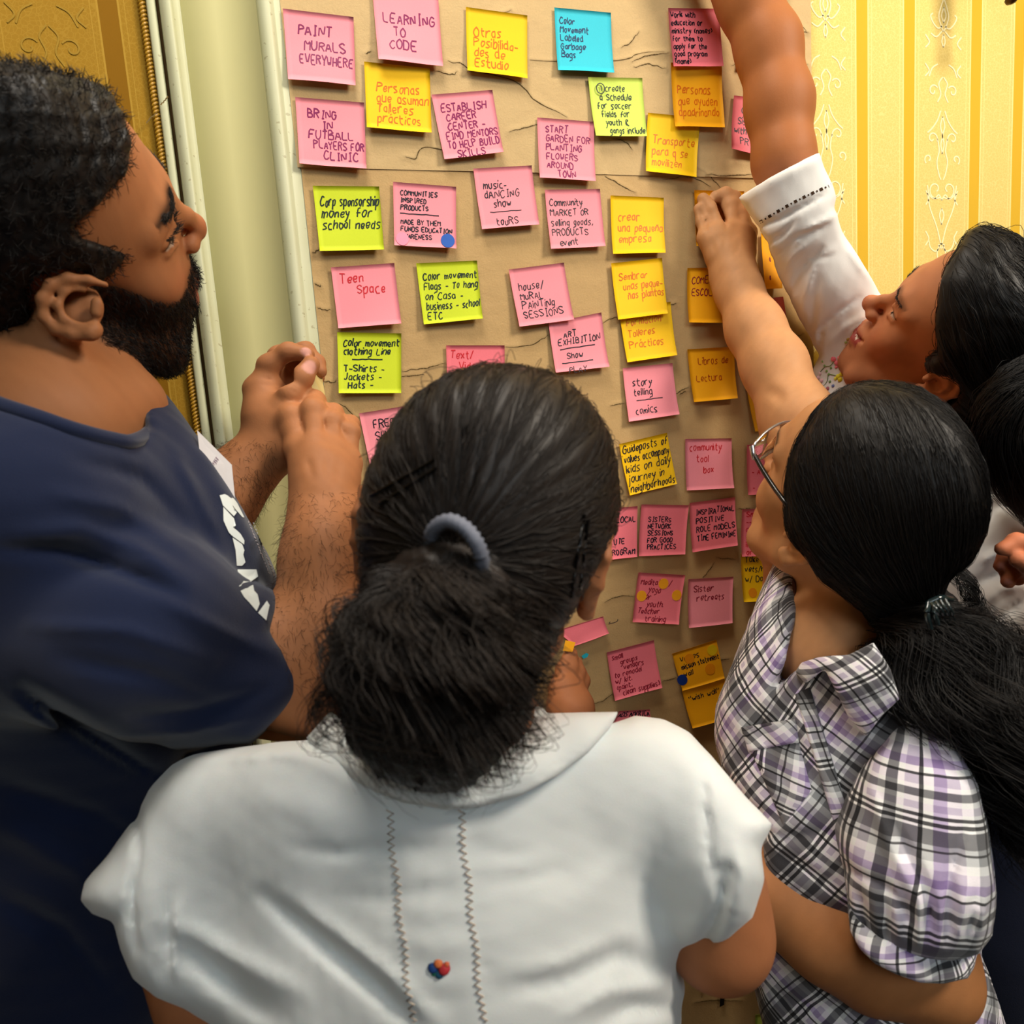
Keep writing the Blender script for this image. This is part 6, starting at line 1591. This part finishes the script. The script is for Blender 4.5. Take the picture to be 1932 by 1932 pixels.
    T.outline([(1390, 373), (1465, 328), (1546, 287), (1556, 318), (1572, 350), (1578, 372), (1574, 392), (1590, 440), (1618, 482), (1640, 520), (1658, 550), (1700, 600), (1745, 700), (1800, 790), (1860, 780), (1895, 765), (1932, 755), (2005, 748), (2005, 1400), (1560, 1400), (1500, 900), (1545, 765), (1530, 705), (1545, 672), (1520, 622), (1492, 568), (1466, 512), (1447, 455), (1420, 412)], .010)
    tr = Model(); tr.chain([at(1900, 1400, .82), at(1900, 1700, .84), at(1910, 2300, .86)], [.115, .13, .14], .03)
    tr.wave(lambda p: (.002 * vnoise(p, 40, 72)).astype(np.float32))
    lo, hi = bounds([at(1700, 1340, .68), at(2120, 1340, .68), at(1700, 2300, .98), at(2120, 2300, .98)], .02)
    Vq, Fq = tr.mesh(lo, hi, .005); trousers = mesh_obj('trousers', Vq, Fq, cloth_mat('ink_trousers', (14, 22, 44), .9, 700, .15))
    # opening for the forearm
    T.chain([at(1440, 190, .797), at(1470, 300, .797), at(1480, 345, .797)], [.045, .049, .040], .004, -1)
    for f in (([(1425, 430), (1480, 410), (1560, 365)], -0.0045, 5), ([(1447, 460), (1480, 440), (1500, 415)], -0.0045, 5), ([(1460, 490), (1500, 450), (1560, 425)], -0.0053, 6), ([(1480, 470), (1530, 430), (1580, 405)], 0.0037, 7), ([(1475, 520), (1500, 480), (1540, 450)], 0.0033, 6), ([(1490, 560), (1510, 510), (1550, 470)], -0.0045, 6),
              ([(1510, 600), (1520, 550), (1535, 500), (1570, 470)], 0.0030, 7), ([(1530, 640), (1535, 580), (1545, 520)], -0.0030, 6), ([(1545, 670), (1550, 620), (1580, 590), (1620, 560)], -0.0042, 5), ([(1560, 650), (1590, 620), (1640, 590)], 0.0027, 7), ([(1575, 480), (1540, 490), (1520, 520)], -0.0027, 5), ([(1600, 470), (1620, 500), (1650, 540)], 0.0023, 6),
              ([(1840, 1010), (1880, 960), (1932, 930)], -0.0090, 14), ([(1830, 1110), (1880, 1080), (1932, 1050)], -0.0075, 12), ([(1840, 1150), (1890, 1110), (1940, 1100)], 0.0060, 12), ([(1830, 1190), (1880, 1170), (1932, 1130)], -0.0075, 10), ([(1850, 1060), (1890, 1040)], 0.0060, 10), ([(1832, 825), (1870, 822), (1910, 812)], -0.0030, 5), ([(1845, 830), (1880, 900), (1930, 960)], 0.0023, 16)): T.fold(*f)
    T.wave(lambda p: (.0008 * vnoise(p, 60, 52)).astype(np.float32))
    lo, hi = bounds([at(1370, 270, .70), at(1600, 270, .88), at(1500, 760, .98), at(1500, 760, .72), at(2120, 700, .58), at(2120, 1600, 1.02), at(1480, 1500, .60), at(1480, 1500, 1.0)], .015)
    Vt, Ft = T.mesh(lo, hi, .0034)
    wm = cloth_mat('white_linen', (236, 234, 230), .85, 1300, .02, .2, .12)
    blouse = mesh_obj('blouse', Vt, Ft, wm)
    bv = surf_bvh(Vt, Ft)
    def hit(u, v, lift=.0006):
        d = at(u, v, 1.0) - CAM; d /= np.linalg.norm(d); loc = bv.ray_cast(Vector(CAM), Vector(d))[0]
        return np.array(loc) - d * lift if loc is not None else None
    # drawn-thread openwork band round the cuff
    hole = simple('openwork_shadow', (60, 38, 18), .9); parts = []
    for k in range(17):
        t = k / 16; u = 1436 + (1566 - 1436) * t; v = 418 - (418 - 350) * t - 10 * math.sin(t * math.pi) * .4
        du, dv = (6.2, 5.8) if k % 2 == 0 else (3.0, 3.4); ax_ = np.array([.88, -.47]); ay = np.array([.47, .88])
        P = [hit(*(np.array([u, v]) + ax_ * a * du / 2 + ay * b * dv / 2)) for a, b in ((-1, -1), (1, -1), (1, 1), (-1, 1))]
        if any(p is None for p in P): continue
        parts.append((np.array(P), np.array([(0, 1, 2, 3)])))
    ow = mesh_obj('openwork', *join(parts), hole, smooth=False); tag(ow, kind='stuff')
    # flowers embroidered at the neckline
    fls = []
    def blob(u, v, r, rgb, sq=1.0):
        c = hit(u, v, .0004)
        if c is None: return
        V_, F_ = lathe([(.0001, r * .3), (r * .6, r * .22), (r, .0)], (0, 0, 0), 8); n = (CAM - c) / np.linalg.norm(CAM - c); upv = np.cross(n, [0, 0, 1]); upv /= np.linalg.norm(upv)
        fls.append((c + V_[:, :1] * upv * sq + V_[:, 1:2] * np.cross(n, upv) + V_[:, 2:3] * n, F_, rgb))
    for (u, v, r, rgb) in ((1573, 677, .0036, (234, 110, 120)), (1579, 684, .0034, (236, 120, 130)), (1584, 675, .0030, (238, 140, 146)), (1588, 682, .0026, (240, 130, 136)), (1578, 692, .0022, (236, 120, 128)),
                           (1582, 710, .0034, (232, 214, 50)), (1588, 706, .0032, (240, 222, 60)), (1585, 716, .0032, (226, 206, 40)), (1577, 714, .0026, (236, 220, 80)), (1545, 712, .003, (238, 190, 196)), (1551, 718, .0028, (238, 184, 190)), (1548, 704, .0026, (240, 200, 204)),
                           (1560, 700, .0018, (130, 160, 90)), (1564, 706, .0018, (130, 160, 90)), (1556, 690, .0018, (140, 166, 100)), (1568, 694, .0016, (120, 150, 80)), (1552, 682, .0016, (140, 170, 100)), (1550, 735, .0036, (150, 70, 90)), (1557, 741, .0034, (160, 80, 100)), (1562, 733, .0028, (170, 96, 110)), (1572, 728, .0022, (110, 120, 170)), (1600, 640, .0020, (170, 140, 60)), (1596, 646, .0018, (150, 160, 90)), (1566, 720, .0018, (120, 150, 90)), (1540, 725, .002, (180, 190, 120))):
        blob(u, v, r, rgb)
    petals = [mesh_obj('embroidered_flower', a, b, simple('silk_%d_%d' % (c[0], c[1]), c, .6)) for a, b, c in fls]
    for i in range(1): pass
    stem = []
    for pts in ([(1545, 705), (1556, 692), (1566, 690), (1575, 680)], [(1548, 735), (1560, 720), (1562, 706)], [(1566, 706), (1575, 708), (1582, 710)]):
        P = [hit(u, v, .0005) for u, v in pts]
        if all(p is not None for p in P): stem.append(tubes(catmull(P, 12)[None], .0005, 4, False))
    if stem: petals.append(mesh_obj('embroidered_stem', *join(stem), simple('green_thread', (126, 152, 90), .6)))
    root = person('smiling woman in a white embroidered blouse, looking up and stretching one arm high', at(1850, 1300, .87))
    adopt(root, body, brow, hair, pony, blouse, trousers, ow, *petals)
    tick('w3 cloth')
build_reaching_woman()

# ================================================================== somebody at the right edge: a hand and dark clothes in view
def build_edge_person():
    H = Frame([-3.3, 1.2, .2], [1.18, -.18, .95])
    M = Model(); add_head(M, H)
    M.chain([H(0, -.02, -.02), H(0, -.035, -.08), at(2460, 1000, .97), at(2460, 1100, .98)], [.055, .055, .058, .08], .03)
    M.chain([at(2460, 1100, .98), at(2460, 1700, .98)], [.12, .13], .05)
    M.chain([at(2420, 1120, 0.930), at(2450, 1400, 0.880), at(2360, 1350, 0.800), at(2040, 1120, 0.632), at(1990, 1060, 0.619)], [.05, .045, .040, .030, .024], .03, ki=.02)
    w = at(1992, 1062, 0.619)
    ks = [(1950, 1028, .612), (1953, 1044, .616), (1955, 1062, .621), (1960, 1080, .628)]
    for k in ks: M.chain([w, at(*k)], [.020, .0108], .01)
    finger(M, [at(1950, 1026, 0.612), at(1918, 1022, 0.606), at(1890, 1036, 0.604)], 0.0091, 0.0063)
    finger(M, [at(1953, 1048, 0.616), at(1922, 1050, 0.621), at(1900, 1050, 0.632), at(1888, 1068, 0.635)], 0.0085, 0.0065)
    finger(M, [at(1955, 1064, 0.621), at(1925, 1066, 0.628), at(1905, 1078, 0.635), at(1902, 1098, 0.632)], 0.0083, 0.0065)
    finger(M, [at(1960, 1082, 0.628), at(1935, 1080, 0.636), at(1920, 1095, 0.641)], 0.0074, 0.0059)
    finger(M, [at(1975, 1075, 0.609), at(1945, 1066, 0.600), at(1922, 1056, 0.599)], 0.0104, 0.0080)
    lo, hi = bounds([at(1870, 1000, .55), at(2620, 600, .80), at(2620, 1700, 1.0), at(2320, 560, 1.02), at(2050, 1500, .78)], .03)
    V, F = M.mesh(lo, hi, .0028)
    C = head_cols(H, V, (200, 122, 86)); nails(V, C, [(at(1888, 1070, .629), .005), (at(1902, 1097, .625), .005)], (226, 160, 150))
    body = mesh_obj('body', V, F, SKIN, cols=C)
    Hm = Model(); e = lambda c, r, k=.02: Hm.ell(H(*c), r, H.R, k)
    e((0, -.014, .052), (.084, .104, .088)); e((0, -.045, .0), (.076, .07, .075), .03)
    Hm.fn(cut_local(H, lambda L: np.maximum(L[:, 1] - np.where(L[:, 2] > .03, .07 - np.clip(.1 - L[:, 2], 0, .1) * .6, .02 + (L[:, 2] - .03)), -.07 - L[:, 2])), .006, 0)
    lo, hi = bounds([H(x, y, z) for x in (-.1, .1) for y in (-.14, .1) for z in (-.1, .16)], .02)
    hair = mesh_obj('hair', *Hm.mesh(lo, hi, .004), HAIR)
    T = Model()
    T.chain([at(2420, 1180, .97), at(2430, 1500, .93), at(2350, 1700, .90), at(2330, 2000, .92), at(2330, 2600, .95)], [.10, .135, .14, .14, .14], .05, ki=.04)
    T.chain([at(2420, 1130, .93), at(2450, 1330, .89)], [.075, .065], .03)
    T.wave(lambda p: (.003 * vnoise(p, 30, 62)).astype(np.float32))
    T.fold([(1932, 1480), (1915, 1700), (1930, 1932)], -.006, 14)
    lo, hi = bounds([at(1860, 1080, .80), at(2640, 1080, 1.0), at(1860, 2400, .80), at(2620, 2400, 1.1)], .03)
    shirt = mesh_obj('jacket', *T.mesh(lo, hi, .006), cloth_mat('dark_blue_cloth', (14, 22, 44), .9, 700, .15))
    root = person('person in dark navy clothes mostly outside the right edge, curled fingers in view', at(2420, 1700, .95))
    adopt(root, body, hair, shirt)
    tick('p5')
build_edge_person()
